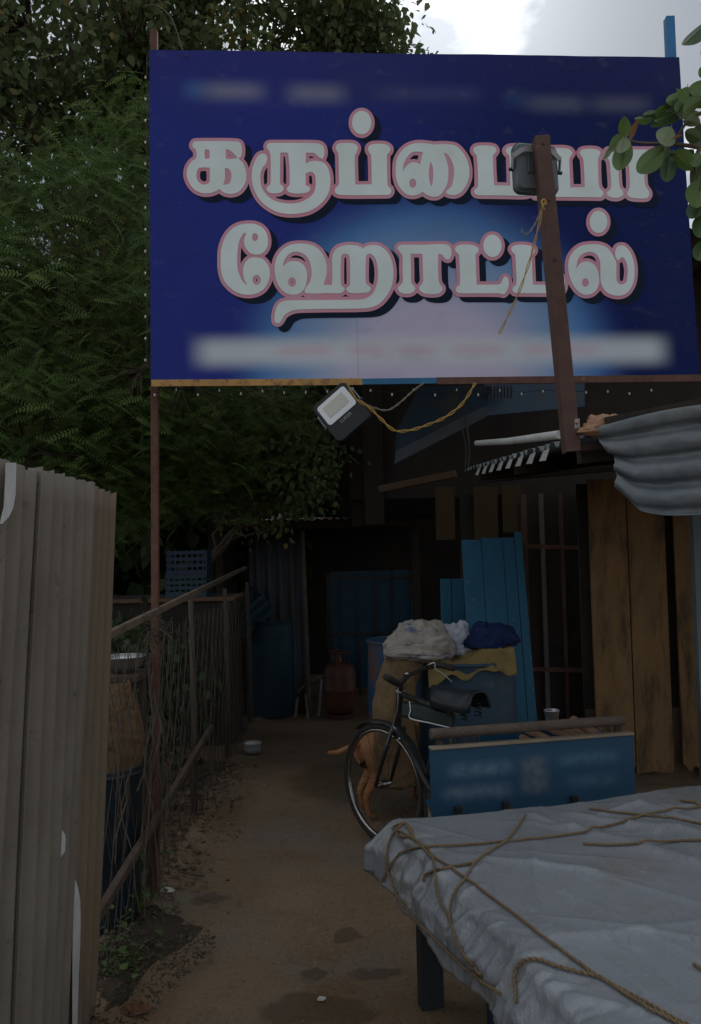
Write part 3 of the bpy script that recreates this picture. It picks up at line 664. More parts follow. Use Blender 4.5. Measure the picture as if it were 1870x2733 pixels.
# ================================================================== PUSHCART UNDER A GREY TARPAULIN
TH = 0.62                                             # height of the deck
C0 = gnd(1066, 2206, TH); C1 = gnd(1868, 2121, TH)
e1 = (C1 - C0); e1.z = 0; e1.normalize(); e2 = Vector((e1.y, -e1.x, 0))   # e2 comes towards the camera
LX, LY = 1.45, 1.75
cart = thing('pushcart', 'low pushcart on square dark legs hidden under a grey tarpaulin', 'cart', (C0.x, C0.y, 0))
cartw = pm('dark_painted_timber', (0.018, 0.022, 0.03), (0.03, 0.03, 0.032), scale=8, rough=0.7, bump=0.3, bscale=50)
def tp(a, c, z): return C0 + e1 * a + e2 * c + up * (z - TH)
mb = MB(); Mx = Matrix((e1, e2, up)).transposed()
mb.box(tp(LX / 2, LY / 2, TH - 0.075), (LX - 0.04, LY - 0.04, 0.03), Mx); mb.build('deck', cartw, cart)
wp = gnd(1150, 2685); wa = (wp - C0).dot(e1); wc = (wp - C0).dot(e2)
for (a, c) in ((wa, wc), (LX - wa, wc), (wa, LY - 0.3), (LX - wa, LY - 0.3)):
    mb = MB(); mb.beam(tp(a, c, -0.02), tp(a, c, TH - 0.09), 0.08, 0.06, up=e2); mb.build('leg', cartw, cart, bevel=0.005)
lg_ = gnd(1317, 2800); mb = MB(); mb.beam(lg_ - up * 0.02, Vector((lg_.x, lg_.y, TH - 0.09)), 0.028, 0.028, up=e2); mb.build('prop_leg', pm('dark_blue_steel', (0.012, 0.025, 0.06), (0.015, 0.03, 0.07), rough=0.5), cart)
for a in (0.13, LX - 0.13):
    mb = MB(); mb.beam(tp(a, 0.06, TH - 0.12), tp(a, LY - 0.06, TH - 0.12), 0.05, 0.06); mb.build('bearer', cartw, cart)

def ridged(p, s, o=4):
    return 1 - abs(mnoise.fractal(Vector(p) * s, 1.0, 2.1, o)) * 2
_rc = random.Random(33); CREASES = []
for _k in range(46):
    _a, _c = _rc.uniform(0.0, 1.4), _rc.uniform(0.05, 1.5); _an = _rc.choice((R(62), R(62), R(100), R(20))) + _rc.gauss(0, 0.25); _l = _rc.uniform(0.10, 0.5)
    CREASES.append((_a, _c, math.cos(_an), math.sin(_an), _l, _rc.choice((1, 1, -0.7)) * _rc.uniform(0.002, 0.006), _rc.uniform(0.008, 0.018)))
for _k in range(30):
    _c = _rc.uniform(-0.05, 1.5); CREASES.append((_rc.uniform(-0.14, 0.03), _c, math.cos(R(180)), _rc.gauss(0, 0.35), _rc.uniform(0.06, 0.16), _rc.choice((1, -0.8)) * _rc.uniform(0.004, 0.010), _rc.uniform(0.009, 0.016)))
CREASES += [(0.62, 0.55, 0.35, 0.94, 0.75, 0.022, 0.03), (0.80, 0.50, 0.45, 0.89, 0.7, 0.018, 0.022), (0.95, 0.42, 0.5, 0.87, 0.6, 0.02, 0.03), (0.25, 0.55, 0.75, 0.66, 0.3, 0.012, 0.02), (1.0, 0.25, 0.96, 0.26, 0.4, 0.015, 0.025)]
def crease(a, c):
    h = 0.0
    for (x, y, ux, uy, l, A, w) in CREASES:
        dx, dy = a - x, c - y; t = dx * ux + dy * uy
        if abs(t) > l: continue
        p = abs(dx * uy - dy * ux)
        if p > 5 * w: continue
        h += 1.35 * A * math.exp(-p / w) * (1 - (t / l) ** 2)
    return h
DROP_L, DROP_F = 0.19, 0.2
def tarp_pt(a, c):
    ex = min(a, 0.0); ex2 = max(a - LX, 0.0); ey = min(c, 0.0); ey2 = max(c - LY, 0.0)
    ca = min(max(a, 0), LX); cc = min(max(c, 0), LY)
    dxx = ex + ex2; dyy = ey + ey2; d = math.hypot(dxx, dyy)
    n = Vector((dxx, dyy, 0)) / d if d > 1e-9 else Vector((0, 0, 0))
    # load beneath: gentle humps and a box whose edge shows near the camera
    inx = min(1, ca / 0.25); iny = min(1, cc / 0.3)
    z = TH + 0.02 + 0.018 * fbm((ca * 1.2, cc * 1.1, 4), 1.0, 3) * inx
    z += 0.03 * math.exp(-((ca - 0.75 - 0.15 * cc) / 0.09) ** 2) * min(1, cc / 0.25)
    z += 0.02 * math.exp(-((cc - 0.98) / 0.12) ** 2) * max(0, 1 - ca / 0.5)
    rl = 0.032                                         # rolled edge
    if d > 0:
        arc = rl * math.pi / 2
        if d < arc:
            t = d / rl; outw = rl * math.sin(t); down = rl * (1 - math.cos(t))
        else:
            h_ = d - arc; fl = 0.05 + 0.22 * h_ if ex < 0 else 0.02 + 0.1 * h_
            outw = rl + fl * h_ / max(h_, 0.05) * 0.6; down = rl + h_ * 0.97
    else: outw = down = 0.0
    p = Vector((ca, cc, z)) + n * outw - Vector((0, 0, down))
    # gathers along the skirt, crinkles everywhere
    along = (cc if abs(dxx) > abs(dyy) else ca)
    if d > 0:
        k = min(1, d / 0.12); p += n * (k * (0.016 * fbm((along * 2.6, d * 1.0, 8), 1.4, 2) + 0.006 * ridged((along * 6, d * 2, 3), 1.0, 2)))
        if ex < 0 and ey < 0:
            an = math.atan2(-dyy, -dxx); p += n * k * 0.035 * math.sin(an * 5)
    q = (a * 1.0 + 3, c * 1.0, 0)
    aa = a * 0.86 + c * 0.5; bb = c * 0.86 - a * 0.5
    sharp = lambda p, o=2: max(0.0, 1 - abs(mnoise.fractal(Vector(p), 1.0, 2.0, o)) * 2.2) ** 3
    crk = 0.007 * fbm((aa * 2.2, bb * 0.8, 1), 1.0, 2) + 0.008 * sharp((aa * 2.2, bb * 0.6, 4), 1) ** 1.5 + 0.003 * sharp((a * 2.2 + bb, bb * 2.6 - a, 7), 1)
    crk += crease(a, c)
    if c < 0.12: crk *= max(0.3, c / 0.12) if c > 0 else 0.3
    side = (n if d > 0.03 else Vector((0, 0, 1))) if d > 0 else Vector((0, 0, 1))
    if d > 0:
        w = min(1, d / 0.09); side = (n * w + Vector((0, 0, 1)) * (1 - w)).normalized(); crk = crk * (1 + 1.0 * w) + w * 0.006 * sharp((along * 6, d * 9, 9), 2) + w * 0.003 * sharp((along * 18, d * 14, 3), 2)
    if ex2 <= 0: p += side * crk
    return C0 + e1 * p.x + e2 * p.y + up * (p.z - TH)
mb = MB(); NA, NC = 230, 250
A0, A1_, B0, B1_ = -DROP_L, LX + 0.12, -DROP_F, LY + 0.12
def tarp_fn(i, j):
    a = A0 + (A1_ - A0) * i; c = B0 + (B1_ - B0) * j
    drop = 1 + 0.18 * fbm((c * 2.5, 7, 0), 1, 3)
    if a < 0: a *= drop
    if c < 0: c *= 1 + 0.15 * fbm((a * 2.5, 3, 0), 1, 3)
    return tarp_pt(a, c)
mb.grid(tarp_fn, NA, NC)
def tarp_mat():
    m = bpy.data.materials.new('grey_tarpaulin'); m.use_nodes = True; t = m.node_tree; N = t.nodes.new; K = t.links.new
    b = t.nodes['Principled BSDF']; co = N('ShaderNodeTexCoord')
    def noise(s, d=6, ro=0.6, ty='FBM'):
        n = N('ShaderNodeTexNoise'); n.noise_type = ty; n.inputs['Scale'].default_value = s; n.inputs['Detail'].default_value = d; n.inputs['Roughness'].default_value = ro
        K(co.outputs['Object'], n.inputs['Vector']); return n.outputs['Fac']
    r = N('ShaderNodeValToRGB'); r.color_ramp.elements[0].position = 0.3; r.color_ramp.elements[1].position = 0.7
    r.color_ramp.elements[0].color = (0.265, 0.285, 0.305, 1); r.color_ramp.elements[1].color = (0.205, 0.22, 0.237, 1); K(noise(2.2, 7), r.inputs['Fac'])
    def layer(col, f, lo, hi, c, k):
        g = N('ShaderNodeMapRange'); g.inputs['From Min'].default_value = lo; g.inputs['From Max'].default_value = hi; g.inputs['To Max'].default_value = k; K(f, g.inputs['Value'])
        x = N('ShaderNodeMix'); x.data_type = 'RGBA'; K(g.outputs[0], x.inputs['Factor']); K(col, x.inputs['A']); x.inputs['B'].default_value = (*c, 1); return x.outputs['Result']
    col = layer(r.outputs['Color'], noise(3.3, 8, 0.7), 0.55, 0.72, (0.22, 0.185, 0.15), 0.8)
    col = layer(col, noise(40, 4, 0.75), 0.6, 0.75, (0.17, 0.17, 0.18), 0.5)
    col = layer(col, noise(9, 8, 0.75), 0.58, 0.74, (0.40, 0.42, 0.45), 0.55)
    K(col, b.inputs['Base Color']); b.inputs['Roughness'].default_value = 0.24; b.inputs['Specular IOR Level'].default_value = 0.6
    bp = N('ShaderNodeBump'); bp.inputs['Strength'].default_value = 0.9; bp.inputs['Distance'].default_value = 0.003
    def streak(rot, sc, scale, det):
        mpn = N('ShaderNodeMapping'); mpn.inputs['Rotation'].default_value = (0, 0, rot); mpn.inputs['Scale'].default_value = sc; K(co.outputs['Object'], mpn.inputs['Vector'])
        q = N('ShaderNodeTexNoise'); q.noise_type = 'RIDGED_MULTIFRACTAL'; q.inputs['Scale'].default_value = scale; q.inputs['Detail'].default_value = det; q.inputs['Distortion'].default_value = 0.6; K(mpn.outputs[0], q.inputs['Vector']); return q.outputs['Fac']
    def ad(a, k, c):
        q = N('ShaderNodeMath'); q.operation = 'MULTIPLY_ADD'; K(a, q.inputs[0]); q.inputs[1].default_value = k; K(c, q.inputs[2]); return q
    sm = ad(streak(0.5, (2.2, 0.6, 1.2), 12, 4), 0.9, streak(-0.7, (2.6, 0.8, 1.4), 24, 4)); sm = ad(streak(1.2, (1.6, 1.0, 1.0), 60, 3), 0.6, sm.outputs[0]); sm = ad(noise(160, 3, 0.7), 0.35, sm.outputs[0])
    K(sm.outputs[0], bp.inputs['Height']); K(bp.outputs[0], b.inputs['Normal'])
    return m
tarp = mb.build('tarpaulin', tarp_mat(), smooth=True, solid=0.0025)
tag(tarp, 'crinkled dusty grey tarpaulin thrown over the foreground pushcart', 'tarpaulin')
bvh = BVHTree.FromPolygons([Vector(v) for v in mb.v], mb.f)
# jute rope lashed over the tarpaulin
ropem = pm('jute_rope', (0.27, 0.19, 0.11), (0.2, 0.135, 0.08), scale=120, rough=0.95, bump=0.8, bscale=260)
lash = thing('rope_lashing', 'thin brown jute rope criss-crossed and knotted over the grey tarpaulin', 'rope', (C0.x, C0.y, TH))
def cp(x, y): return (900 + x / 1.639, 2050 + y / 1.639)
def cat_pts(pts, k=6):
    P = [Vector(p) for p in pts]; res = []
    for i in range(len(P) - 1):
        p0, p1, p2, p3 = P[max(i - 1, 0)], P[i], P[i + 1], P[min(i + 2, len(P) - 1)]
        for j in range(k):
            t = j / k; res.append(0.5 * ((2 * p1) + (p2 - p0) * t + (2 * p0 - 5 * p1 + 4 * p2 - p3) * t * t + (3 * p1 - p0 - 3 * p2 + p3) * t ** 3))
    res.append(P[-1]); return res
def rope(pts, r=0.0048, lift=0.006):
    px_ = cat_pts([Vector((*cp(x, y), 0)) for x, y in pts], 10); P = []; O_ = []; N_ = []
    for p in px_:
        d = ray(p.x, p.y).normalized(); h_ = bvh.ray_cast(EYE, d)
        if h_[0] is None: continue
        n = h_[1] if h_[1].dot(d) < 0 else -h_[1]
        P.append(h_[0] + n * lift); O_.append(P[-1]); N_.append(n)
    for _ in range(2):
        P = [P[0]] + [(P[i - 1] + P[i] * 2 + P[i + 1]) / 4 for i in range(1, len(P) - 1)] + [P[-1]]
    P = [o + n * max(0.0, (p - o).dot(n)) + ((p - o) - n * (p - o).dot(n)) for p, o, n in zip(P, O_, N_)]
    P = [P[0]] + [(P[i - 1] + P[i] * 2 + P[i + 1]) / 4 + N_[i] * 0.0015 for i in range(1, len(P) - 1)] + [P[-1]]
    if len(P) < 3: return
    # two strands twisted round each other
    mb = MB(); tot = 0; s1 = []; s2 = []
    Q = []
    for i in range(len(P) - 1):
        n = max(1, int((P[i + 1] - P[i]).length / 0.006))
        for k in range(n): Q.append(P[i].lerp(P[i + 1], k / n))
    Q.append(P[-1])
    for i, p in enumerate(Q):
        d = (Q[min(i + 1, len(Q) - 1)] - Q[max(i - 1, 0)]).normalized(); s = d.cross(up); s = s.normalized() if s.length > 1e-4 else Vector((1, 0, 0)); t = d.cross(s)
        if i: tot += (p - Q[i - 1]).length
        a = tot / 0.03 * 2 * math.pi; o = (s * math.cos(a) + t * math.sin(a)) * r * 0.42
        s1.append(p + o); s2.append(p - o)
    mb.tube(s1, r * 0.62, 5); mb.tube(s2, r * 0.62, 5); mb.build('rope', ropem, lash, smooth=True)
ROPES = [
 [(245,265),(300,290),(390,355),(420,395),(490,440),(560,490),(650,555),(790,660),(910,755),(1040,850),(1130,915),(1240,980),(1350,1040),(1480,1110),(1560,1150)],
 [(295,245),(240,310),(220,400),(235,470),(270,560),(330,640),(400,710),(480,790),(560,860),(640,925),(720,990)],
 [(205,500),(218,465),(260,400),(300,365),(380,352),(560,345),(720,330),(880,315),(1040,295),(1180,262),(1300,225),(1400,200),(1590,175),(1640,165)],
 [(822,215),(790,265),(740,325),(680,365),(600,425),(560,490),(520,550),(500,620),(505,680)],
 [(380,500),(390,470),(430,455),(520,437),(590,425)],
 [(300,255),(340,310),(390,370),(425,420),(440,520),(460,590),(500,670),(530,760),(580,840),(640,905)],
 [(1075,340),(1200,345),(1340,335),(1590,322),(1640,320)],
 [(1105,185),(1200,197),(1330,212),(1450,225),(1590,250),(1640,256)],
 [(790,1030),(785,960),(790,890),(820,850),(880,850),(960,880),(1060,905),(1130,920),(1180,945),(1260,1000),(1360,1060),(1450,1110),(1520,1145)],
 [(1500,150),(1550,157),(1590,170),(1640,180)],
 [(1560,870),(1575,880),(1600,900)],
 [(250,262),(300,250),(330,300),(280,300),(262,275)],
]
for rp in ROPES: rope(rp)
# ================================================================== CARGO TRICYCLE
black = pm('black_enamel', (0.012, 0.014, 0.014), (0.025, 0.025, 0.024), scale=12, rough=0.45, dirt=(0.06, 0.05, 0.04), dscale=20)
rubber = pm('tyre_rubber', (0.02, 0.019, 0.018), (0.035, 0.032, 0.03), scale=20, rough=0.9, bump=0.3, bscale=120)
chrome = pm('dull_chrome', (0.42, 0.41, 0.4), (0.25, 0.22, 0.2), scale=10, rough=0.25, metal=1.0)
cbl = pm('chipped_blue_paint', (0.014, 0.08, 0.155), (0.011, 0.065, 0.13), scale=4, rough=0.55, bump=0.15, dirt=(0.04, 0.07, 0.11), dscale=6, dthr=(0.55, 0.75))
WR = 0.325
hub = gnd(1026, 2256) ; hub.z = WR
tri = thing('cargo_tricycle', 'old black cargo tricycle with blue lettered tray and covered saddle behind the pushcart', 'tricycle', (hub.x, hub.y, 0))
# wheel plane: turned about half way out of the picture
wdir = Vector((math.cos(R(50)), math.sin(R(50)) * -1.0, 0)); wdir = Vector((0.64, -0.77, 0)).normalized()   # runs from front to back
wax = wdir.cross(up).normalized()
wheel = thing('front_wheel', '', '', (0, 0, 0)); 
for k in ('label', 'category'): del wheel[k]
wheel.parent = tri; wheel.location = (0, 0, WR)
MB().torus((0, 0, 0), wax, WR - 0.017, 0.017, 56, 10).build('tyre', rubber, wheel, local=True, smooth=True)
MB().torus((0, 0, 0), wax, WR - 0.036, 0.010, 56, 8, 1.3).build('rim', chrome, wheel, local=True, smooth=True)
mb = MB(); mb.tube([wax * -0.05, wax * 0.05], 0.014, 12); mb.tube([wax * -0.02, wax * -0.017, wax * 0.017, wax * 0.02], [0.024, 0.024, 0.024, 0.024], 12); mb.build('hub', chrome, wheel, local=True, auto=40)
mb = MB()
for i in range(28):
    a = 2 * math.pi * i / 28; d = wdir * math.cos(a) + up * math.sin(a); t = (wdir * -math.sin(a) + up * math.cos(a)) * (1 if i % 4 < 2 else -1)
    mb.tube([wax * (0.018 if i % 2 else -0.018) + t * 0.02, d * (WR - 0.036)], 0.0013, 4, cap=False)
mb.build('spokes', wire, wheel, local=True)
# mudguard
mb = MB()
def mg(i, j):
    a = R(10 + 120 * i); d = wdir * math.cos(a) + up * math.sin(a); w = (j - 0.5) * 0.055; dr = -0.010 * (2 * j - 1) ** 2
    return d * (WR + 0.022 + dr) + wax * w + up * WR
mb.grid(mg, 26, 5); mb.build('mudguard', black, tri, local=True, smooth=True, solid=0.002)
# head, fork, handlebar
hubL = Vector((0, 0, WR))
crown = at(1060, 1948, hub.y - 0.08) - Vector((hub.x, hub.y, 0))
head_top = at(1068, 1838, hub.y - 0.2) - Vector((hub.x, hub.y, 0))
crown = crown; 
mb = MB()
for s in (-1, 1):
    mb.tube([crown + wax * 0.045 * s, (crown + hubL) / 2 + wax * 0.052 * s, hubL + wax * 0.055 * s], [0.013, 0.012, 0.008], 10)
mb.tube([crown + wax * -0.05, crown + wax * 0.05], 0.016, 10); mb.build('fork', black, tri, local=True, smooth=True)
mb = MB(); mb.tube([crown, head_top], 0.019, 14); mb.tube([head_top, head_top + (head_top - crown).normalized() * 0.05], 0.013, 10); mb.build('head_tube', black, tri, local=True, auto=40)
mb = MB(); hx = (head_top - crown).normalized(); mb.torus(crown + hx * 0.02, hx, 0.02, 0.006, 20, 6); mb.build('headset_ring', chrome, tri, local=True, smooth=True)
mb = MB(); mb.torus(head_top - hx * 0.01, hx, 0.02, 0.006, 20, 6); mb.build('headset_ring', chrome, tri, local=True, smooth=True)
mb = MB(); mb.tube([crown + Vector((0.01, -0.03, -0.03)), crown + Vector((0.012, -0.05, -0.045))], 0.012, 10); mb.build('lamp_stud', chrome, tri, local=True, smooth=True)
def L_(u, v, Y): return at(u, v, Y) - Vector((hub.x, hub.y, 0))
hb = [L_(1036, 1810, 4.02), L_(1060, 1824, 4.12), L_(1078, 1812, 4.3), L_(1095, 1800, 4.4), L_(1140, 1782, 4.5), L_(1180, 1776, 4.52), L_(1210, 1784, 4.42)]
mb = MB(); mb.tube(cat_pts(hb, 6), 0.0115, 10); mb.tube([head_top + hx * 0.03, L_(1085, 1806, 4.34)], 0.013, 10); mb.build('handlebar', chrome if False else black, tri, local=True, smooth=True)
for (p, q) in ((hb[0], hb[1]), (hb[5], hb[6])):
    mb = MB(); mb.tube([p - (q - p) * 0.25, p, q], [0.016, 0.017, 0.016], 12); mb.build('grip', rubber, tri, local=True, smooth=True)
for pts in ([L_(1138, 1780, 4.44), L_(1150, 1772, 4.42), L_(1161, 1769, 4.4)], [L_(1078, 1800, 4.2), L_(1090, 1798, 4.18)]):
    mb = MB(); mb.tube(pts, [0.009, 0.008, 0.006][:len(pts)], 8); mb.build('brake_lever', chrome, tri, local=True, smooth=True)
mb = MB(); mb.tube(cat_pts([L_(1161, 1770, 4.4), L_(1162, 1786, 4.38), L_(1180, 1797, 4.36), L_(1205, 1820, 4.34)], 5), 0.003, 6); mb.build('brake_cable', pm('grey_cable', (0.3, 0.3, 0.29), (0.22, 0.22, 0.22), rough=0.5), tri, local=True, smooth=True)
mb = MB(); mb.tube(cat_pts([L_(1062, 1838, 4.2), L_(1060, 1890, 4.25), L_(1048, 1935, 4.4), L_(1030, 1990, 4.5)], 5), 0.003, 6)
mb.build('brake_cable', pm('grey_cable', (0.3, 0.3, 0.29), (0.22, 0.22, 0.22), rough=0.5), tri, local=True, smooth=True)
# frame tubes
sd = L_(1205, 1870, 4.02)                       # below the saddle
seatb = Vector((sd.x, sd.y, 0.30))
mb = MB(); mb.tube([crown + hx * 0.03, L_(1135, 2085, 4.28), seatb], 0.016, 12); mb.build('down_tube', black, tri, local=True, smooth=True)
mb = MB(); mb.tube([head_top - hx * 0.03, sd - up * 0.06], 0.015, 12); mb.build('top_tube', black, tri, local=True, smooth=True)
mb = MB(); mb.tube([seatb, sd], 0.016, 12); mb.build('seat_tube', black, tri, local=True, smooth=True)
mb = MB(); mb.torus(sd - up * 0.02, up, 0.018, 0.006, 20, 6); mb.build('seat_clamp', chrome, tri, local=True, smooth=True)
# cloth cover over the top tube, white piping
ca, cb = L_(1086, 1872, 4.2), L_(1190, 1902, 4.03); da, db = L_(1082, 1915, 4.19), L_(1196, 1942, 4.02)
vinyl = pm('dark_green_vinyl', (0.012, 0.022, 0.02), (0.02, 0.032, 0.028), scale=8, rough=0.5, bump=0.1)
pip = pm('white_piping', (0.6, 0.6, 0.58), (0.5, 0.5, 0.49), rough=0.5)
mb = MB()
def cov(i, j):
    t = ca.lerp(cb, i); b_ = da.lerp(db, i); side = Vector((0.02, -0.02, 0)); a = j * 2 - 1
    return t.lerp(b_, abs(a)) + (side if a > 0 else -side) * (0.6 if abs(a) < 0.05 else 1) + Vector((0, 0, 0.004 * fbm((i * 4, j * 3, 1))))
mb.grid(cov, 14, 10); cvr = mb.build('frame_cover', vinyl, tri, local=True, smooth=True, solid=0.003)
mb = MB(); sd_ = Vector((0.022, -0.024, 0)); mb.tube(cat_pts([ca + sd_ * 0.5, ca.lerp(da, 0.5) + sd_ + Vector((-.003, 0, 0)), da + sd_, da.lerp(db, 0.5) + sd_, db + sd_], 6), 0.0035, 6)
mb.build('piping', pip, cvr, local=True, smooth=True)
# saddle
sc_ = L_(1222, 1862, 4.02); sdir = Vector((-0.62, 0.60, 0)).normalized(); sside = Vector((sdir.y, -sdir.x, 0))
mb = MB()
def sadd(i, j):
    t = i; w = 0.105 * (1 - t) ** 0.55 * (1 - 0.15 * math.exp(-((t - 0.45) / 0.2) ** 2)) + 0.028 * t ** 0.5 * (1 if t < 0.93 else 0.6)
    if t < 0.06: w *= 0.72 + 4.6 * t
    a = j * 2 - 1
    z = 0.034 * (1 - abs(a) ** 2.4) - 0.05 * abs(a) ** 5 + 0.018 * (t - 0.4) ** 2
    return sc_ + sdir * (t * 0.27 - 0.12) + sside * (w * math.copysign(abs(a) ** 0.8, a)) + up * z
mb.grid(sadd, 18, 14); sdl = mb.build('saddle', pm('black_saddle_cover', (0.012, 0.016, 0.018), (0.02, 0.024, 0.026), rough=0.4, bump=0.1), tri, local=True, smooth=True, solid=0.012)
mb = MB(); mb.tube(cat_pts([sc_ + sdir * 0.045 + sside * -0.045 + up * 0.012, sc_ + sdir * 0.02 + sside * -0.062 - up * 0.03, sc_ - sdir * 0.04 + sside * -0.075 - up * 0.055, sc_ - sdir * 0.09 + sside * -0.06 - up * 0.05], 6), 0.0035, 6); mb.build('piping', pip, sdl, local=True, smooth=True)
for s in (-1, 1):
    mb = MB(); p = sc_ - sdir * 0.07 + sside * 0.055 * s - up * 0.09
    mb.tube([p + Vector((0.017 * math.cos(k * 0.8), 0.017 * math.sin(k * 0.8), k * 0.0022)) for k in range(36)], 0.0032, 5); mb.build('saddle_spring', black, tri, local=True, smooth=True)
mb = MB(); mb.tube([sd - up * 0.03, sd + up * 0.02, sc_ - up * 0.01], 0.013, 10); mb.build('seat_post', chrome, tri, local=True, smooth=True)
# tray
tl_ = L_(1148, 1990, 3.72); tr_ = L_(1690, 1972, 3.92); tdir = (tr_ - tl_); tdir.z = 0; tlen = tdir.length; tdir.normalize(); tback = Vector((-tdir.y, tdir.x, 0))
ztop = (tl_.z + tr_.z) / 2; zbot = 0.36
tl_.z = 0
def tray_pt(a, d, z): return tl_ + tdir * a + tback * d + up * z
def lettered():
    m = bpy.data.materials.new('blue_panel_with_faded_paint'); m.use_nodes = True; t = m.node_tree; N = t.nodes.new; K = t.links.new; b = t.nodes['Principled BSDF']
    uv = N('ShaderNodeUVMap'); sp = N('ShaderNodeSeparateXYZ'); K(uv.outputs[0], sp.inputs[0])
    n = N('ShaderNodeTexNoise'); n.inputs['Scale'].default_value = 5; n.inputs['Detail'].default_value = 6; K(uv.outputs[0], n.inputs['Vector'])
    r = N('ShaderNodeValToRGB'); r.color_ramp.elements[0].color = (0.011, 0.06, 0.12, 1); r.color_ramp.elements[1].color = (0.011, 0.06, 0.12, 1); r.color_ramp.elements[0].position = .35; r.color_ramp.elements[1].position = .7; K(n.outputs['Fac'], r.inputs['Fac'])
    col = r.outputs['Color']
    n2 = N('ShaderNodeTexNoise'); n2.inputs['Scale'].default_value = 26; n2.inputs['Detail'].default_value = 2
    mpp = N('ShaderNodeMapping'); mpp.inputs['Scale'].default_value = (1.0, 0.35, 1); K(uv.outputs[0], mpp.inputs[0]); K(mpp.outputs[0], n2.inputs['Vector'])
    def ss(x, a, c):
        q = N('ShaderNodeMapRange'); q.interpolation_type = 'SMOOTHSTEP'; q.inputs['From Min'].default_value = a; q.inputs['From Max'].default_value = c; K(x, q.inputs['Value']); return q.outputs[0]
    def mu(*fs):
        v = fs[0]
        for f in fs[1:]:
            q = N('ShaderNodeMath'); q.operation = 'MULTIPLY'; K(v, q.inputs[0])
            if isinstance(f, float): q.inputs[1].default_value = f
            else: K(f, q.inputs[1])
            v = q.outputs[0]
        return v
    S, T = sp.outputs['X'], sp.outputs['Y']
    for (s0, s1, t0, t1, k, c) in [(0.09, 0.38, 0.66, 0.80, 0.8, (0.16, 0.24, 0.32)), (0.06, 0.37, 0.40, 0.54, 0.8, (0.16, 0.24, 0.3)), (0.62, 0.91, 0.70, 0.82, 0.7, (0.1, 0.19, 0.27)), (0.66, 0.9, 0.42, 0.56, 0.6, (0.09, 0.18, 0.26)), (0.44, 0.55, 0.40, 0.82, 0.75, (0.18, 0.19, 0.22))]:
        f = mu(ss(S, s0 - .05, s0 + .05), ss(S, s1 + .05, s1 - .05), ss(T, t0 - .08, t0 + .08), ss(T, t1 + .08, t1 - .08), ss(n2.outputs['Fac'], -0.1, 0.9), k)
        x = N('ShaderNodeMix'); x.data_type = 'RGBA'; K(f, x.inputs['Factor']); K(col, x.inputs['A']); x.inputs['B'].default_value = (*c, 1); col = x.outputs['Result']
    K(col, b.inputs['Base Color']); b.inputs['Roughness'].default_value = 0.5
    return m
mb = MB(); mb.grid(lambda i, j: tray_pt(tlen * i, 0.0, zbot + (ztop - zbot) * j), 8, 4)
tp_ = mb.build('tail_board', lettered(), tri, local=True)
u_ = tp_.data.uv_layers.new(name='UVMap')
for poly in tp_.data.polygons:
    for li in poly.loop_indices:
        vi = tp_.data.loops[li].vertex_index; u_.data[li].uv = ((vi % 9) / 8, (vi // 9) / 4)
MT = Matrix((tdir, tback, up)).transposed(); TD = 0.52
def tbox(a0, a1, d0, d1, z0, z1, name, mat, bev=0.003):
    mb = MB(); mb.box(tray_pt((a0 + a1) / 2, (d0 + d1) / 2, (z0 + z1) / 2), (a1 - a0, d1 - d0, z1 - z0), MT); return mb.build(name, mat, tri, local=True, bevel=bev)
tbox(0, tlen, 0.004, 0.022, zbot, ztop - 0.002, 'board_back', cbl)
tbox(0, tlen, -0.012, 0.03, ztop, ztop + 0.012, 'board_cap', pm('bleached_wood_edge', (0.3, 0.24, 0.17), (0.22, 0.17, 0.12), rough=0.9))
tbox(0.10, 0.12, 0.03, 0.3, zbot, zbot + 0.16, 'side_board', cbl); tbox(tlen - 0.02, tlen, 0.03, TD, zbot, ztop - 0.04, 'side_board', cbl)
tbox(0.42, tlen - 0.024, TD, TD + 0.02, zbot, ztop - 0.06, 'front_board', cbl); tbox(0.124, tlen - 0.024, 0.03, TD - 0.003, zbot - 0.02, zbot, 'tray_floor', cbl)
for a in (0.10, 0.32, tlen - 0.32):
    tbox(a, a + 0.03, -0.022, -0.002, zbot - 0.12, zbot + 0.12, 'strap', black)
pr0, pr1 = tray_pt(0.012, 0.03, ztop + 0.062), tray_pt(tlen - 0.03, 0.03, ztop + 0.062)
mb = MB(); mb.tube([pr0, pr1], 0.023, 16); mb.build('push_rail', pm('rusted_pipe', (0.085, 0.062, 0.05), (0.13, 0.095, 0.075), scale=18, rough=0.8, bump=0.5, bscale=90), tri, local=True, auto=50)
for a in (0.05, tlen - 0.06):
    mb = MB(); mb.beam(tray_pt(a, 0.035, ztop - 0.15), tray_pt(a, 0.03, ztop + 0.05), 0.03, 0.012, up=tback); mb.build('rail_bracket', black, tri, local=True)
for a in (0.16, tlen - 0.16):
    w_ = thing('rear_wheel', '', '', (0, 0, 0))
    for k in ('label', 'category'): del w_[k]
    w_.parent = tri; c = tray_pt(a, 0.3, WR); w_.location = c
    MB().torus((0, 0, 0), tdir, WR - 0.02, 0.02, 44, 8).build('tyre', rubber, w_, local=True, smooth=True)
    MB().torus((0, 0, 0), tdir, WR - 0.04, 0.010, 44, 8).build('rim', chrome, w_, local=True, smooth=True)
    mb = MB()
    for i in range(20):
        q = 2 * math.pi * i / 20; mb.tube([tdir * (0.02 if i % 2 else -0.02), (tback * math.cos(q) + up * math.sin(q)) * (WR - 0.04)], 0.0014, 4, cap=False)
    mb.tube([tdir * -0.05, tdir * 0.05], 0.02, 10); mb.build('spokes', wire, w_, local=True)
mb = MB(); mb.tube([tray_pt(0.16, 0.3, WR), tray_pt(tlen - 0.16, 0.3, WR)], 0.015, 10); mb.build('axle', black, tri, local=True)
mb = MB(); mb.tube([seatb, tray_pt(0.45, 0.3, WR)], 0.016, 10); mb.build('chain_stay', black, tri, local=True)
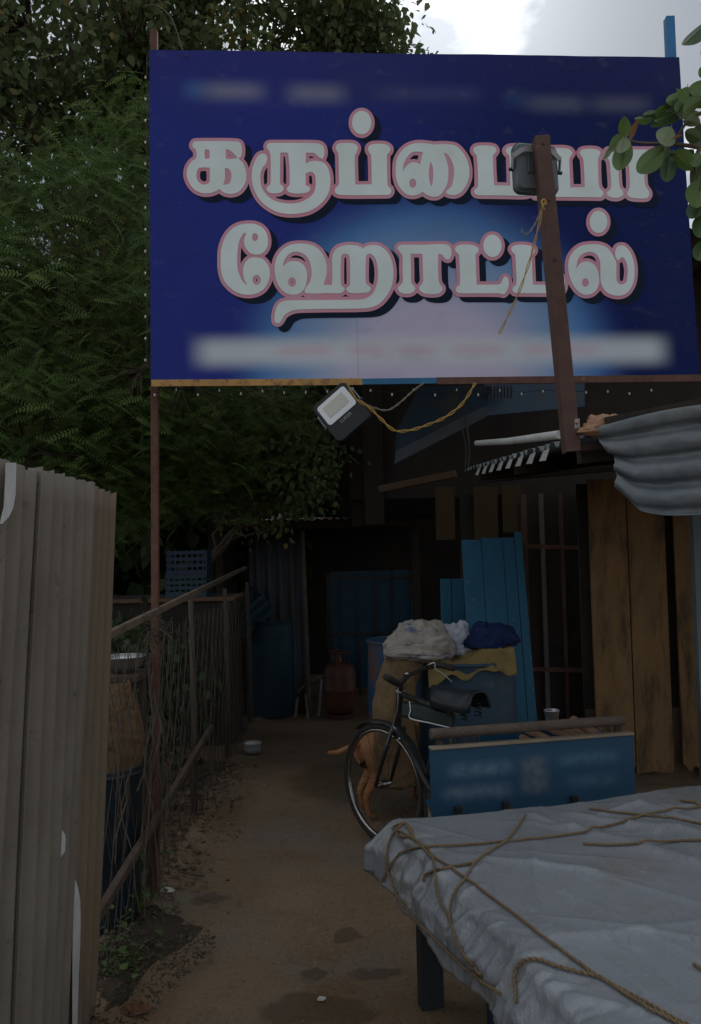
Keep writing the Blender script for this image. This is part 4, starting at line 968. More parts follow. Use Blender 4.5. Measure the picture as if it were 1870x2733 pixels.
# odds and ends lying in the tray
TO = Vector((hub.x, hub.y, 0)); random.seed(21)
logm = pm('split_firewood', (0.16, 0.085, 0.05), (0.24, 0.15, 0.1), scale=14, rough=0.95, bump=0.5, bscale=60)
for i in range(9):
    a = 0.62 + 0.035 * i + random.uniform(-.01, .01); zb = zbot + 0.03 + (0.05 if i % 2 else 0) ; lo = random.uniform(0.28, 0.4)
    mb = MB(); b0_ = tray_pt(a, 0.08, zb + 0.20 + random.uniform(0, .05)) + TO; b1_ = tray_pt(a + random.uniform(-.05, .05), 0.08 + lo, zb + 0.24 + random.uniform(0, .05)) + TO
    mb.tube([b0_, (b0_ + b1_) / 2 + Vector((0, 0, .006)), b1_], [random.uniform(.016, .024)] * 3, 7)
    tag(mb.build('firewood_stick', logm, bevel=0.002), 'split firewood stick piled in the blue tricycle tray', 'firewood', 'firewood in the tricycle tray')
for i in range(7):
    mb = MB(); a = 0.6 + 0.05 * i; mb.beam(tray_pt(a, 0.06, zbot + 0.09) + TO, tray_pt(a + .02, 0.46, zbot + 0.09) + TO, 0.04, 0.17)
    tag(mb.build('wood_offcut', logm, bevel=0.004), 'thick wood offcut under the firewood in the tricycle tray', 'offcut', 'offcuts in the tricycle tray')
pk = at(1472, 1908, 4.12)
kt = thing('steel_tumbler', 'small bright steel tumbler standing on the firewood in the tricycle tray', 'tumbler', (pk.x, pk.y, pk.z - 0.04))
MB().lathe([(0.026, 0.0), (0.03, 0.02), (0.036, 0.06), (0.038, 0.062), (0.034, 0.062), (0.028, 0.02), (0.0, 0.006)], (0, 0, 0), 24).build('cup', steel, kt, local=True, smooth=True)
MB().torus((0, 0, 0.062), (0, 0, 1), 0.036, 0.0025, 24, 6).build('rim', steel, kt, local=True, smooth=True)

# ================================================================== DOG behind the wheel
fur = pm('tan_dog_fur', (0.30, 0.125, 0.05), (0.38, 0.19, 0.09), scale=5, rough=0.9, bump=0.5, bscale=180, stretch=(1, 1, 1))
def dog():
    base = gnd(985, 2178); f = Vector((0.80, 0.60, 0)).normalized(); s = Vector((-f.y, f.x, 0))       # s = its left
    def q(x, y, z): return f * x + s * y + up * z
    V = []; E = []; Rr = []
    def v(x, y, z, r, par=None, r2=None):
        V.append(q(x, y, z)); Rr.append((r, r2 or r)); i = len(V) - 1
        if par is not None: E.append((par, i))
        return i
    pel = v(0.0, 0, 0.41, 0.072, None, 0.085); loin = v(0.14, 0, 0.42, 0.072, pel, 0.08); ch = v(0.30, 0, 0.39, 0.088, loin, 0.115); sh = v(0.42, 0, 0.42, 0.075, ch, 0.10)
    nk = v(0.51, 0, 0.50, 0.055, sh, 0.06); hd = v(0.60, 0, 0.57, 0.055, nk, 0.06); mz = v(0.68, 0, 0.545, 0.032, hd); ns = v(0.74, 0, 0.53, 0.022, mz)
    for y in (-1, 1):
        ea = v(0.585, 0.05 * y, 0.62, 0.018, hd); v(0.58, 0.065 * y, 0.655, 0.008, ea)
        # hind leg: hip, knee forward, hock back, foot
        hip = v(0.0, 0.055 * y, 0.37, 0.062, pel, 0.075); st = 0.03 * y
        kn = v(0.055 + st, 0.07 * y, 0.255, 0.042, hip, 0.05); hk = v(-0.045 + st, 0.068 * y, 0.145, 0.021, kn); ft = v(-0.025 + st, 0.068 * y, 0.035, 0.017, hk); v(0.03 + st, 0.068 * y, 0.016, 0.017, ft)
        el = v(0.40, 0.06 * y, 0.29, 0.04, sh, 0.05); wr = v(0.41, 0.06 * y, 0.13, 0.022, el); pw_ = v(0.405, 0.06 * y, 0.03, 0.018, wr); v(0.45, 0.06 * y, 0.016, 0.019, pw_)
    t1 = v(-0.06, 0, 0.445, 0.024, pel); t2 = v(-0.13, 0.02, 0.42, 0.018, t1); t3 = v(-0.20, 0.04, 0.40, 0.016, t2); v(-0.26, 0.05, 0.41, 0.009, t3)
    me = bpy.data.meshes.new('dog'); me.from_pydata([tuple(p) for p in V], E, []); me.update()
    o = bpy.data.objects.new('dog', me); COL.objects.link(o); o.location = (base.x, base.y, 0); me.materials.append(fur)
    sk = o.modifiers.new('skin', 'SKIN'); sk.use_smooth_shade = True
    bm = bmesh.new(); bm.from_mesh(me); lay = bm.verts.layers.skin.verify(); bm.verts.ensure_lookup_table()
    for i, vv in enumerate(bm.verts):
        vv[lay].radius = Rr[i]; vv[lay].use_root = (i == 0)
    bm.to_mesh(me); bm.free()
    ss_ = o.modifiers.new('sub', 'SUBSURF'); ss_.levels = 2; ss_.render_levels = 2
    return tag(o, 'tan short haired dog standing behind the tricycle front wheel, tail to the left', 'dog')
dog()

# ================================================================== DRUMS, SACKS, BOARDS beside the stall
def drum(name, lab, p, r, h_, mat, ribs=(0.33, 0.66), lid=True, rimmat=None):
    d = thing(name, lab, 'drum', (p.x, p.y, 0))
    prof = [(r * 0.94, 0.0), (r * 0.97, 0.012)]
    n = 22
    for i in range(n + 1):
        t = i / n; rr = r * (0.97 + 0.03 * math.sin(math.pi * t))
        for rb in ribs: rr += 0.010 * math.exp(-((t - rb) / 0.018) ** 2)
        prof.append((rr, 0.02 + t * (h_ - 0.06)))
    prof += [(r * 0.98, h_ - 0.03), (r * 0.985, h_), (r * 0.955, h_), (r * 0.94, h_ - 0.03), (0.0, h_ - 0.03)]
    MB().lathe(prof, (0, 0, 0), 44).build('shell', mat, d, local=True, auto=35)
    MB().torus((0, 0, h_ - 0.008), (0, 0, 1), r * 0.98, 0.011, 44, 8).build('rim', rimmat or mat, d, local=True, smooth=True)
    return d
p_dr = at(1250, 2000, 5.15)
drum('plastic_drum', 'big dusty blue plastic drum behind the saddle with sacks piled on top', p_dr, 0.292, 0.93, pm('dusty_blue_plastic', (0.034, 0.065, 0.095), (0.026, 0.05, 0.075), scale=4, rough=0.6, bump=0.1, dirt=(0.1, 0.11, 0.12), dscale=8, dthr=(0.55, 0.75)))
p_d2 = at(1085, 1900, 6.3)
drum('rusty_drum', 'blue steel drum with rust behind the big dusty drum', p_d2, 0.28, 0.93, pm('rusting_blue_drum', (0.02, 0.075, 0.16), (0.025, 0.06, 0.12), scale=5, rough=0.6, dirt=(0.12, 0.055, 0.03), dscale=4, dthr=(0.5, 0.6)))
p_d3 = gnd(712, 1921)
drum('teal_drum', 'dark blue drum at the far end of the path under a tilted crate', p_d3 + Vector((0, 0.27, 0)), 0.255, 0.93, pm('dark_teal_plastic', (0.008, 0.036, 0.052), (0.007, 0.028, 0.04), scale=4, rough=0.6), ribs=(0.12, 0.9))
# tilted plastic crate on the drum
def crate(lab, loc, rot, w, d_, h_, mat):
    c = thing('plastic_crate', lab, 'crate', loc, rot=rot)
    MB().box((0, 0, 0.008), (w, d_, 0.016)).build('base', mat, c, local=True)
    for nm, axis in (('side_wall', 0), ('end_wall', 1)):
        for s in (-1, 1):
            mb = MB(); ln = (w if axis == 0 else d_ - 0.026); ps = s * ((d_ if axis == 0 else w) / 2 - 0.006)
            for z in (0.03, h_ - 0.02, h_ * 0.55):
                c_ = (0, ps, z) if axis == 0 else (ps, 0, z); mb.box(c_, (ln, 0.012, 0.03) if axis == 0 else (0.012, ln, 0.03))
            k = int(ln / 0.022)
            for i in range(k + 1):
                x = -ln / 2 + 0.007 + i * (ln - 0.014) / k; c_ = (x, ps, h_ / 2) if axis == 0 else (ps, x, h_ / 2)
                mb.box(c_, (0.009, 0.008, h_ - 0.03) if axis == 0 else (0.008, 0.009, h_ - 0.03))
            mb.build(nm, mat, c, local=True)
    return c
cp_ = at(690, 1672, p_d3.y + 0.2)
crate('grey blue slatted plastic crate tipped on its side on the dark drum', (cp_.x - 0.05, cp_.y, 0.935), (R(20), R(-38), R(20)), 0.40, 0.30, 0.24, pm('grey_blue_crate', (0.03, 0.065, 0.09), (0.024, 0.05, 0.07), rough=0.5))
# white printed sack, cloth bundles
wov = pm('dirty_woven_plastic', (0.36, 0.33, 0.29), (0.25, 0.22, 0.19), scale=12, rough=0.8, bump=0.8, bscale=45, dirt=(0.10, 0.12, 0.2), dscale=16, dthr=(0.54, 0.62), stretch=(0.5, 1, 2.2))
def lump(name, lab, cat, c, rx, ry, rz, mat, seed=0, amp=0.3, n=64, m=44, flat=0.35, fold=0.10):
    mb = MB(); c = Vector(c)
    def fn(i, j):
        th = 2 * math.pi * i; ph = math.pi * j; d = Vector((math.sin(ph) * math.cos(th), math.sin(ph) * math.sin(th), -math.cos(ph)))
        k = 1 + amp * fbm(d + Vector((seed, 0, 0)), 1.2, 4) + fold * ridged(d + Vector((0, seed, 0)), 3.4, 4)
        p = Vector((d.x * rx, d.y * ry, d.z * rz)) * k
        if p.z < 0: p.z *= flat
        return c + p
    mb.grid(fn, n, m); bmo = mb.build(name, mat, smooth=True)
    bm = bmesh.new(); bm.from_mesh(bmo.data); bmesh.ops.remove_doubles(bm, verts=bm.verts, dist=1e-4); bm.to_mesh(bmo.data); bm.free()
    return tag(bmo, lab, cat)
zd = 0.95
lump('woven_sack', 'bulging off white printed sack on top of the big dusty drum', 'sack', at(1122, 1738, 5.0), 0.20, 0.16, 0.17, wov, 3, 0.22)
lump('plastic_bag', 'small pale plastic bag wedged between the white sack and the cloths', 'bag', at(1218, 1728, 5.12), 0.115, 0.10, 0.15, pm('pale_plastic_bag', (0.42, 0.44, 0.5), (0.3, 0.33, 0.42), scale=10, rough=0.4, bump=0.3, bscale=30, dirt=(0.06, 0.16, 0.16), dscale=9, dthr=(0.58, 0.66)), 8, 0.3)
lump('blue_cloth', 'folded royal blue printed cloth on top of the yellow cloth', 'cloth', at(1305, 1715, 5.08), 0.165, 0.13, 0.115, pm('royal_blue_cloth', (0.005, 0.018, 0.085), (0.004, 0.012, 0.05), scale=9, rough=0.8, bump=0.3, dirt=(0.5, 0.45, 0.3), dscale=9, dthr=(0.64, 0.68)), 12, 0.25)
# yellow cloth draped over the drum top
ycl = pm('faded_yellow_cloth', (0.23, 0.17, 0.06), (0.16, 0.115, 0.045), scale=8, rough=0.9, bump=0.5, bscale=120, dirt=(0.2, 0.15, 0.08), dscale=5)
mb = MB(); yc = at(1250, 1752, 5.02)
def drape(i, j):
    a = (i - 0.5) * 0.50; b_ = (j - 0.5) * 0.42; r_ = math.hypot(a, b_)
    x = a; y = b_; z = 0.0 + 0.15 * a
    ov = max(0, -b_ - 0.10)
    z -= ov * (1.0 + 0.5 * fbm((a * 6, 2, 1), 1.0, 2)); y += ov * 0.72
    z += 0.03 * ridged((a * 5 + b_ * 3, b_ * 6, 3), 1.0, 3) + 0.03 * fbm((a * 6, b_ * 4, 3), 1.0, 3) + 0.012 * math.sin(a * 23 + 3 * b_) * (0.3 + 2 * ov)
    y -= ov * 0.3
    return yc + Vector((x, y, z))
mb.grid(drape, 80, 60); tag(mb.build('yellow_cloth', ycl, smooth=True, solid=0.004), 'faded yellow cloth draped over the rim of the big dusty drum', 'cloth')
# tall jute bolster leaning on the drum
js = sack_mesh([at(1062, 2090, 4.98) * 1.0, at(1058, 2000, 4.98), at(1050, 1900, 4.98), at(1060, 1820, 4.98), at(1078, 1760, 5.0), at(1100, 1735, 5.0)], (0.11, 0.125, 0.115, 0.115, 0.12, 0.07), (0.10, 0.11, 0.105, 0.1, 0.1, 0.06), 5, amp=0.14)
js.v = [(x, y, max(z, 0.012)) for x, y, z in js.v]
tag(js.build('jute_bolster', jute, smooth=True), 'tall brown jute sack standing against the big dusty drum under the white sack', 'sack')
# blue boards leaning at the stall front: separate planks
blue_w = pm('peeling_blue_boards', (0.016, 0.10, 0.175), (0.012, 0.08, 0.145), scale=5, rough=0.6, bump=0.3, bscale=30, dirt=(0.5, 0.52, 0.54), dscale=30, dthr=(0.665, 0.69), stretch=(1.6, 1, 0.5))
bbd = thing('blue_board', 'tall peeling blue plank board leaning beside the stall behind the dusty drum', 'board', (at(1330, 1900, 5.75).x, 5.75, 0))
for k, (u0, u1, ub0, ub1, vt) in enumerate([(1232, 1284, 1262, 1318, 1442), (1285, 1340, 1319, 1380, 1437), (1341, 1372, 1381, 1414, 1436), (1373, 1391, 1415, 1441, 1421)]):
    a, c, a2, c2 = at(u0, vt, 5.95), at(u1, vt, 5.95), at(ub0, 2010, 5.6), at(ub1, 2010, 5.6)
    e_, f_ = (a2 - a), (c2 - c); a2 = a + e_ * ((a.z - 0.0) / -e_.z); c2 = c + f_ * ((c.z - 0.0) / -f_.z)
    t = Vector((0, 0.02, 0.004)); mb = MB(); mb.add([a, c, c2, a2, a + t, c + t, c2 + t, a2 + t], [(0, 3, 2, 1), (4, 5, 6, 7), (0, 1, 5, 4), (1, 2, 6, 5), (2, 3, 7, 6), (3, 0, 4, 7)]); mb.build('plank', blue_w, bbd, bevel=0.003)
bb2 = thing('short_blue_board', 'shorter blue plank board left of the tall blue board', 'board', (at(1208, 1900, 6.1).x, 6.1, 0))
for (u0, u1) in ((1174, 1203), (1204, 1238)):
    a, c = at(u0, 1545, 6.12), at(u1, 1548, 6.12); mb = MB(); mb.box(((a.x + c.x) / 2, 6.13, a.z / 2), (abs(c.x - a.x) - 0.002, 0.02, a.z)); mb.build('plank', blue_w, bb2, bevel=0.003)

# ================================================================== FAR END OF THE PATH
orange = pm('red_cylinder_paint', (0.085, 0.026, 0.014), (0.05, 0.022, 0.015), scale=5, rough=0.55, dirt=(0.05, 0.03, 0.022), dscale=6, dthr=(0.5, 0.68))
gp = gnd(908, 1925)
gc = thing('gas_cylinder', 'short red gas cylinder standing at the far end of the path', 'gas cylinder', (gp.x, gp.y + 0.15, 0))
MB().lathe([(0.12, 0.0), (0.125, 0.04), (0.115, 0.045)], (0, 0, 0), 32).build('foot_ring', orange, gc, local=True, auto=35)
MB().lathe([(0.05, 0.04), (0.11, 0.05), (0.145, 0.09), (0.155, 0.14), (0.157, 0.27), (0.159, 0.275), (0.157, 0.28), (0.155, 0.42), (0.14, 0.48), (0.10, 0.52), (0.04, 0.54), (0.0, 0.54)], (0, 0, 0), 36).build('body', orange, gc, local=True, smooth=True)
mb = MB()
for k in range(3):
    a = k * 2.09 + 0.4; mb.beam((0.085 * math.cos(a), 0.085 * math.sin(a), 0.51), (0.09 * math.cos(a), 0.09 * math.sin(a), 0.62), 0.035, 0.006, up=(math.cos(a), math.sin(a), 0))
mb.build('handle_stay', orange, gc, local=True); MB().torus((0, 0, 0.625), (0, 0, 1), 0.092, 0.010, 32, 8).build('handle_ring', orange, gc, local=True, smooth=True)
MB().lathe([(0.022, 0.535), (0.022, 0.565), (0.013, 0.57), (0.013, 0.595), (0.0, 0.598)], (0, 0, 0), 16).build('valve', pm('brass', (0.4, 0.3, 0.12), (0.3, 0.22, 0.1), rough=0.4, metal=0.9), gc, local=True, auto=40)
# folded grey plastic chair, upside against the cylinder
fp = gnd(800, 1905)
fc = thing('plastic_stool', 'broken grey plastic stool lying in front of the gas cylinder', 'stool', (fp.x, fp.y, 0))
greyp = pm('dirty_grey_plastic', (0.18, 0.175, 0.17), (0.12, 0.115, 0.11), scale=6, rough=0.5)
mb = MB(); mb.grid(lambda i, j: at(790 + 78 * i, 1852 - 52 * i ** 0.7 + 16 * j, fp.y + 0.1 * j) + Vector((0, 0, 0.01 * math.sin(i * 3))), 10, 4); mb.build('seat', greyp, fc, smooth=True, solid=0.008)
for (u, v, u2, v2) in ((795, 1850, 788, 1915), (815, 1838, 822, 1918), (858, 1812, 850, 1912), (866, 1806, 872, 1900)):
    mb = MB(); a = at(u, v, fp.y + 0.05); c = gnd(u2, v2); mb.beam(a, c, 0.025, 0.012, up=(0, 1, 0)); mb.build('leg', greyp, fc)
# small aluminium pot on the ground
pp = gnd(674, 2014)
pt_ = thing('aluminium_pot', 'small dented aluminium pot on the ground at the left of the path', 'pot', (pp.x, pp.y, 0.012))
MB().lathe([(0.04, 0.0), (0.058, 0.01), (0.066, 0.04), (0.062, 0.068), (0.072, 0.078), (0.07, 0.082), (0.058, 0.07), (0.06, 0.04), (0.05, 0.012), (0, 0.01)], (0, 0, 0), 30, wob=lambda a, z: 1 + 0.03 * math.sin(2 * a + 1)).build('body', pm('aluminium', (0.42, 0.42, 0.42), (0.3, 0.3, 0.31), scale=14, rough=0.45, metal=0.6, bump=0.2), pt_, local=True, smooth=True)
MB().torus((0, 0, 0.08), (0, 0, 1), 0.07, 0.004, 30, 6).build('rim', MATS['aluminium'], pt_, local=True, smooth=True)
# ================================================================== RIGHT-HAND STALL
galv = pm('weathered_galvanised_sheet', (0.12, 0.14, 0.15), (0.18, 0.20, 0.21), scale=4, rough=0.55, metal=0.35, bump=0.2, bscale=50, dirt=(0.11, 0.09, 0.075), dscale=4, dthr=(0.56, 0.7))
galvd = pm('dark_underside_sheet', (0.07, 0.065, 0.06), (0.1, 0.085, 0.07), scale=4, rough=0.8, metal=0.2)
ochre = pm('worn_ochre_boards', (0.20, 0.118, 0.05), (0.155, 0.088, 0.038), scale=5, rough=0.85, bump=0.4, bscale=40, dirt=(0.05, 0.033, 0.02), dscale=4, dthr=(0.5, 0.68), stretch=(2, 2, 0.5))
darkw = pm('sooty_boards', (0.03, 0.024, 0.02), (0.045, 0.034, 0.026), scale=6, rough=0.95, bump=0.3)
stall = thing('wooden_stall', 'dark wooden stall with ochre plank wall and low tin roof on the right', 'stall', (1.6, 5.0, 0))
# plank wall facing the path, ragged rotten feet
YW = 5.6
for (u0, u1, vb, dy) in [(1568, 1667, 2045, 0.0), (1670, 1768, 2062, 0.012), (1793, 1836, 2050, 0.004), (1841, 1868, 2070, 0.02), (1872, 1950, 2070, 0.0), (1954, 2040, 2060, 0.01)]:
    a, c = at(u0, 1320, YW + dy), at(u1, 1320, YW + dy); zb = at(u0, vb, YW).z; mb = MB(); n = 8; vs_ = []
    for k in range(n + 1):
        x = a.x + (c.x - a.x) * k / n; vs_.append((x, YW + dy, zb + 0.05 * fbm((x * 14, 3, 1), 1, 3)))
    for k in range(n + 1): vs_.append((a.x + (c.x - a.x) * k / n, YW + dy, 2.02))
    mb.add(vs_, [(k, k + 1, n + 2 + k, n + 1 + k) for k in range(n)]); mb.build('plank', ochre, stall, solid=0.022)
mb = MB(); x0 = at(1560, 1500, YW).x
mb.box((x0 + 1.1, YW + 0.10, 0.25), (2.2, 0.03, 0.5)); mb.build('kick_board', pm('muddy_board', (0.13, 0.09, 0.055), (0.09, 0.065, 0.045), scale=5, rough=0.95, bump=0.4), stall)
mb = MB(); mb.box((x0 + 1.1, YW + 0.14, 1.0), (2.2, 0.03, 2.0)); mb.build('inner_lining', darkw, stall)
gx_ = at(1862, 1500, 5.45).x
mb = MB(); mb.box((gx_, 5.46, 1.0), (0.06, 0.06, 2.0)); mb.build('grey_post', pm('grey_painted_post', (0.16, 0.2, 0.21), (0.12, 0.15, 0.16), rough=0.7), stall, bevel=0.004)
for (x, y) in ((2.9, 3.0), (2.9, 5.6)):
    mb = MB(); mb.beam((x, y, -0.05), (x, y, 2.0), 0.08, 0.08, up=(0, 1, 0)); mb.build('post', darkw, stall)
# roof: corrugated sheet, corrugations run across, ends show on the left edge
RX0, RX1, RY0, RY1 = 0.78, 3.2, 2.95, 5.75
def roof_z(x, y): return 1.965 + 0.055 * (y - 3.0) + 0.06 * (x - RX0)
mb = MB(); mb.grid(lambda i, j: Vector((RX0 + (RX1 - RX0) * i + 0.015 * fbm((j * 20, 1, 1)), RY0 + (RY1 - RY0) * j, roof_z(RX0 + (RX1 - RX0) * i, RY0 + (RY1 - RY0) * j) + 0.016 * max(-0.7, min(0.7, math.sin(2 * math.pi * j * 21))))), 10, 252)
mb.build('roof_sheet', galv, stall, solid=0.003)
mb = MB()
for j in range(3):
    y = RY0 + 0.12 + j * 1.2; mb.beam((RX0 + 0.05, y, roof_z(RX0, y) - 0.05), (RX1, y, roof_z(RX1, y) - 0.05), 0.06, 0.06)
mb.build('rafters', darkw, stall)
mb = MB(); mb.grid(lambda i, j: Vector((RX0 + 0.1 + (RX1 - RX0 - 0.1) * i, RY0 + 0.1 + (RY1 - RY0) * j, roof_z(RX0 + (RX1 - RX0) * i, RY0 + (RY1 - RY0) * j) - 0.085)), 6, 6); mb.build('ceiling_cloth', darkw, stall)
# bent tin ends along the left eave
for k in range(8):
    y = 3.25 + k * 0.245; mb = MB(); z = roof_z(RX0, y)
    mb.add([(RX0 - 0.012, y, z - 0.012), (RX0 - 0.012, y + 0.10, z - 0.01), (RX0 - 0.03, y + 0.105, z - 0.05), (RX0 - 0.028, y + 0.005, z - 0.058)], [(0, 1, 2, 3)]); mb.build('bent_tin_end', pm('bright_tin', (0.5, 0.5, 0.48), (0.38, 0.38, 0.37), rough=0.5, metal=0.2), stall, solid=0.002)
# beam under the front corner
mb = MB(); mb.beam(at(1546, 1196, 2.96), at(1660, 1180, 2.96), 0.04, 0.03); mb.build('front_beam', darkw, stall, bevel=0.004)
# loose corrugated flap hanging from the front edge
flap = thing('tin_flap', 'bent grey corrugated tin sheet hanging from the stall roof at the right edge', 'tin sheet', tuple(at(1700, 1360, 2.8)))
mb = MB()
def flap_fn(i, j):
    # i along the ridges (left to right), j down the sheet
    vt = 1142 - 66 * i - 14 * math.sin(i * 3); vb = 1352 + 20 * i - 30 * i * i + 26 * math.sin(min(1, i * 2.2) * 1.57) - (40 * max(0, 0.16 - i) / 0.16)
    ul = 1598 + 62 * j - 18 * math.sin(j * 9) * 0.6 + 10 * fbm((j * 6, 2, 5)); u = ul + (1985 - ul) * i; v = vt + (vb - vt) * j
    ph = 2 * math.pi * (j * 3.85 + 0.12)
    Y = 2.86 - 0.10 * i + 0.05 * j - 0.014 * (lambda q: math.copysign(abs(q) ** 0.6, q))(math.sin(ph)) - 0.05 * j * j * (1 - i) + 0.008 * fbm((i * 5, j * 5, 1))
    p = at(u, v, Y); return p + Vector((0, 0, 0.006 * math.cos(ph)))
mb.grid(flap_fn, 40, 70); mb.build('sheet', galv, flap, smooth=True, solid=0.002)
mb = MB(); mb.beam(at(1612, 1128, 2.9), at(1990, 1052, 2.82), 0.04, 0.03); mb.build('batten', darkw, flap)
rag = lump('brown_rag', 'crumpled orange brown rag lying on the front corner of the stall roof', 'rag', at(1612, 1150, 2.93), 0.075, 0.05, 0.05, pm('orange_brown_rag', (0.3, 0.13, 0.06), (0.36, 0.24, 0.16), scale=14, rough=0.95, bump=0.4), 4, 0.4)
cd0 = at(1540, 1130, 2.87)
mb = MB(); mb.box(cd0, (0.017, 0.003, 0.032)); tag(mb.build('paper_card', pm('old_card', (0.5, 0.42, 0.35), (0.1, 0.07, 0.06), scale=60, rough=0.8)), 'tiny old picture card stuck beside the leaning rusty post', 'card')
# white plastic pipe along the left eave
mb = MB(); a, c = at(1272, 1183, 5.0), at(1494, 1160, 3.05); mb.tube([a, a.lerp(c, 0.5) - up * 0.006, c], 0.016, 14)
tag(mb.build('plastic_pipe', pm('white_pvc', (0.62, 0.62, 0.6), (0.5, 0.5, 0.48), scale=8, rough=0.4), auto=40), 'straight white plastic pipe along the left eave of the stall roof', 'pipe')
# grille door
gd = thing('grille_door', 'dark rusty metal grille door between the blue board and the ochre planks', 'door', (at(1480, 1900, 6.05).x, 6.05, 0))
for (u, w) in ((1405, 0.035), (1452, 0.03), (1504, 0.025), (1556, 0.04)):
    p = at(u, 1600, 6.05); mb = MB(); mb.box((p.x, 6.05, 0.98), (w, 0.03, 1.96)); mb.build('bar', rustd if u != 1452 else pm('grey_bar', (0.13, 0.125, 0.13), (0.09, 0.08, 0.08), rough=0.6), gd)
for v in (1458, 1785):
    a, c = at(1405, v, 6.035), at(1556, v + 4, 6.035); mb = MB(); mb.beam(a, c, 0.02, 0.03); mb.build('cross_bar', rust, gd)
mb = MB(); mb.box((at(1480, 1600, 6.12).x, 6.12, 0.98), (0.5, 0.02, 1.96)); mb.build('back_panel', darkw, gd)

# ================================================================== BUILDING BEHIND: dark loft, blue eave, pillar
bd = thing('roadside_hut', 'dark hut with blue tin eave and timber pillar behind the signboard', 'hut', (1.5, 8.0, 0))
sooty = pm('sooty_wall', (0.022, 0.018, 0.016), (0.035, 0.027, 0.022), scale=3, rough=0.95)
zf = at(1100, 1330, 7.4).z
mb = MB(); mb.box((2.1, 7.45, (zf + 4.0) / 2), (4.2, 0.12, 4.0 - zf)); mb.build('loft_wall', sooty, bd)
mb = MB(); mb.box((-0.0 + 0.06, 9.2, 2.9), (0.1, 3.4, 2.2)); mb.build('loft_side_wall', sooty, bd)
pl_x = at(995, 1200, 7.2).x
mb = MB(); mb.beam((pl_x, 7.35, 1.8), (pl_x, 7.35, 3.6), 0.17, 0.17, up=(0, 1, 0)); mb.build('pillar', pm('dark_timber', (0.02, 0.015, 0.013), (0.028, 0.021, 0.018), scale=7, rough=0.95, bump=0.4, stretch=(1, 1, 0.2)), bd, bevel=0.01)
bluetin = pm('dark_blue_tin', (0.02, 0.042, 0.068), (0.014, 0.03, 0.05), scale=5, rough=0.5, metal=0.2, dirt=(0.05, 0.045, 0.04), dscale=5)
def slab(pts, t, name, mat):
    n = len(pts); mb = MB(); t = Vector(t); mb.add(list(pts) + [p + t for p in pts], [tuple(range(n)), tuple(range(2 * n - 1, n - 1, -1))] + [(i, i + n, (i + 1) % n + n, (i + 1) % n) for i in range(n)])
    return mb.build(name, mat, bd)
slab([at(1058, 1150, 6.7), at(1052, 1222, 6.62), at(1296, 1098, 6.3), at(1310, 1030, 6.35), at(1120, 1030, 6.7)], (0, 0.03, 0.0), 'eave_sheet', bluetin)
slab([at(1056, 1204, 6.57), at(1052, 1238, 6.57), at(1298, 1112, 6.24), at(1296, 1082, 6.24)], (0, 0.03, 0.0), 'eave_trim', pm('grey_tin_trim', (0.05, 0.065, 0.08), (0.04, 0.05, 0.06), rough=0.5))
slab([at(1290, 1110, 6.35), at(1290, 1000, 6.45), at(1560, 980, 6.6), at(1560, 1085, 6.5)], (0, 0.03, 0), 'eave_sheet', bluetin)
for k in range(9):
    a = at(1292 + k * 9, 1030, 6.33); c = at(1292 + k * 9, 1062, 6.33); mb = MB(); mb.beam(a, c, 0.01, 0.012, up=(0, 1, 0)); mb.build('louvre', sooty, bd)
mb = MB(); mb.beam(at(1012, 1306, 6.4), at(1216, 1264, 6.2), 0.05, 0.05); mb.build('fascia', pm('brown_fascia', (0.08, 0.045, 0.028), (0.06, 0.034, 0.022), scale=8, rough=0.9), bd)
# ochre boards high on the hut front
for (u0, u1, v0, v1) in ((1160, 1215, 1300, 1440), (1262, 1330, 1300, 1440), (1338, 1392, 1295, 1420)):
    a, c = at(u0, v0, 6.6), at(u1, v1, 6.6); mb = MB(); mb.box(((a.x + c.x) / 2, 6.6, (a.z + c.z) / 2), (c.x - a.x, 0.02, a.z - c.z)); mb.build('board', pm('dark_ochre_board', (0.05, 0.034, 0.012), (0.04, 0.026, 0.01), scale=5, rough=0.9), bd)
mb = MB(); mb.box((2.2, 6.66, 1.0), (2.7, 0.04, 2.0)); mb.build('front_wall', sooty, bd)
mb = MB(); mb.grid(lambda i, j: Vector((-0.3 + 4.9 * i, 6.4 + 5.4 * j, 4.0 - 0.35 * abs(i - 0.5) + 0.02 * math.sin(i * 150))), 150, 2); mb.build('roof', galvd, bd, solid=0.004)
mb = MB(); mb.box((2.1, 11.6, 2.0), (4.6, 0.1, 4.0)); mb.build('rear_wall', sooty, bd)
# lean-to at the end of the path
sh = thing('lean_to_shed', 'dark lean-to shed with low tin roof closing the end of the path', 'shed', (-0.2, 8.6, 0))
zr = at(800, 1388, 8.2).z
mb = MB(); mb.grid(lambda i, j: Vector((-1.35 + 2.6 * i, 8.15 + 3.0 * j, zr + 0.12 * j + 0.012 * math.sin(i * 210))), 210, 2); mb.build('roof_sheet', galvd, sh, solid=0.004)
mb = MB(); mb.beam((-1.35, 8.2, zr - 0.05), (1.25, 8.2, zr - 0.05), 0.06, 0.07); mb.build('front_beam', darkw, sh)
for x in (-1.28, 0.62): 
    mb = MB(); mb.beam((x, 8.25, -0.05), (x, 8.25, zr - 0.08), 0.07, 0.07, up=(0, 1, 0)); mb.build('post', darkw, sh)
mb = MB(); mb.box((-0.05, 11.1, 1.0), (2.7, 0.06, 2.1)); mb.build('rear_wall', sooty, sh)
mb = MB(); mb.box((-1.36, 9.7, 1.0), (0.05, 2.9, 2.0)); mb.build('side_wall', sooty, sh)
gsheet = pm('grey_upright_sheet', (0.07, 0.075, 0.09), (0.05, 0.052, 0.06), scale=3, rough=0.7, metal=0.2, dirt=(0.09, 0.06, 0.035), dscale=3)
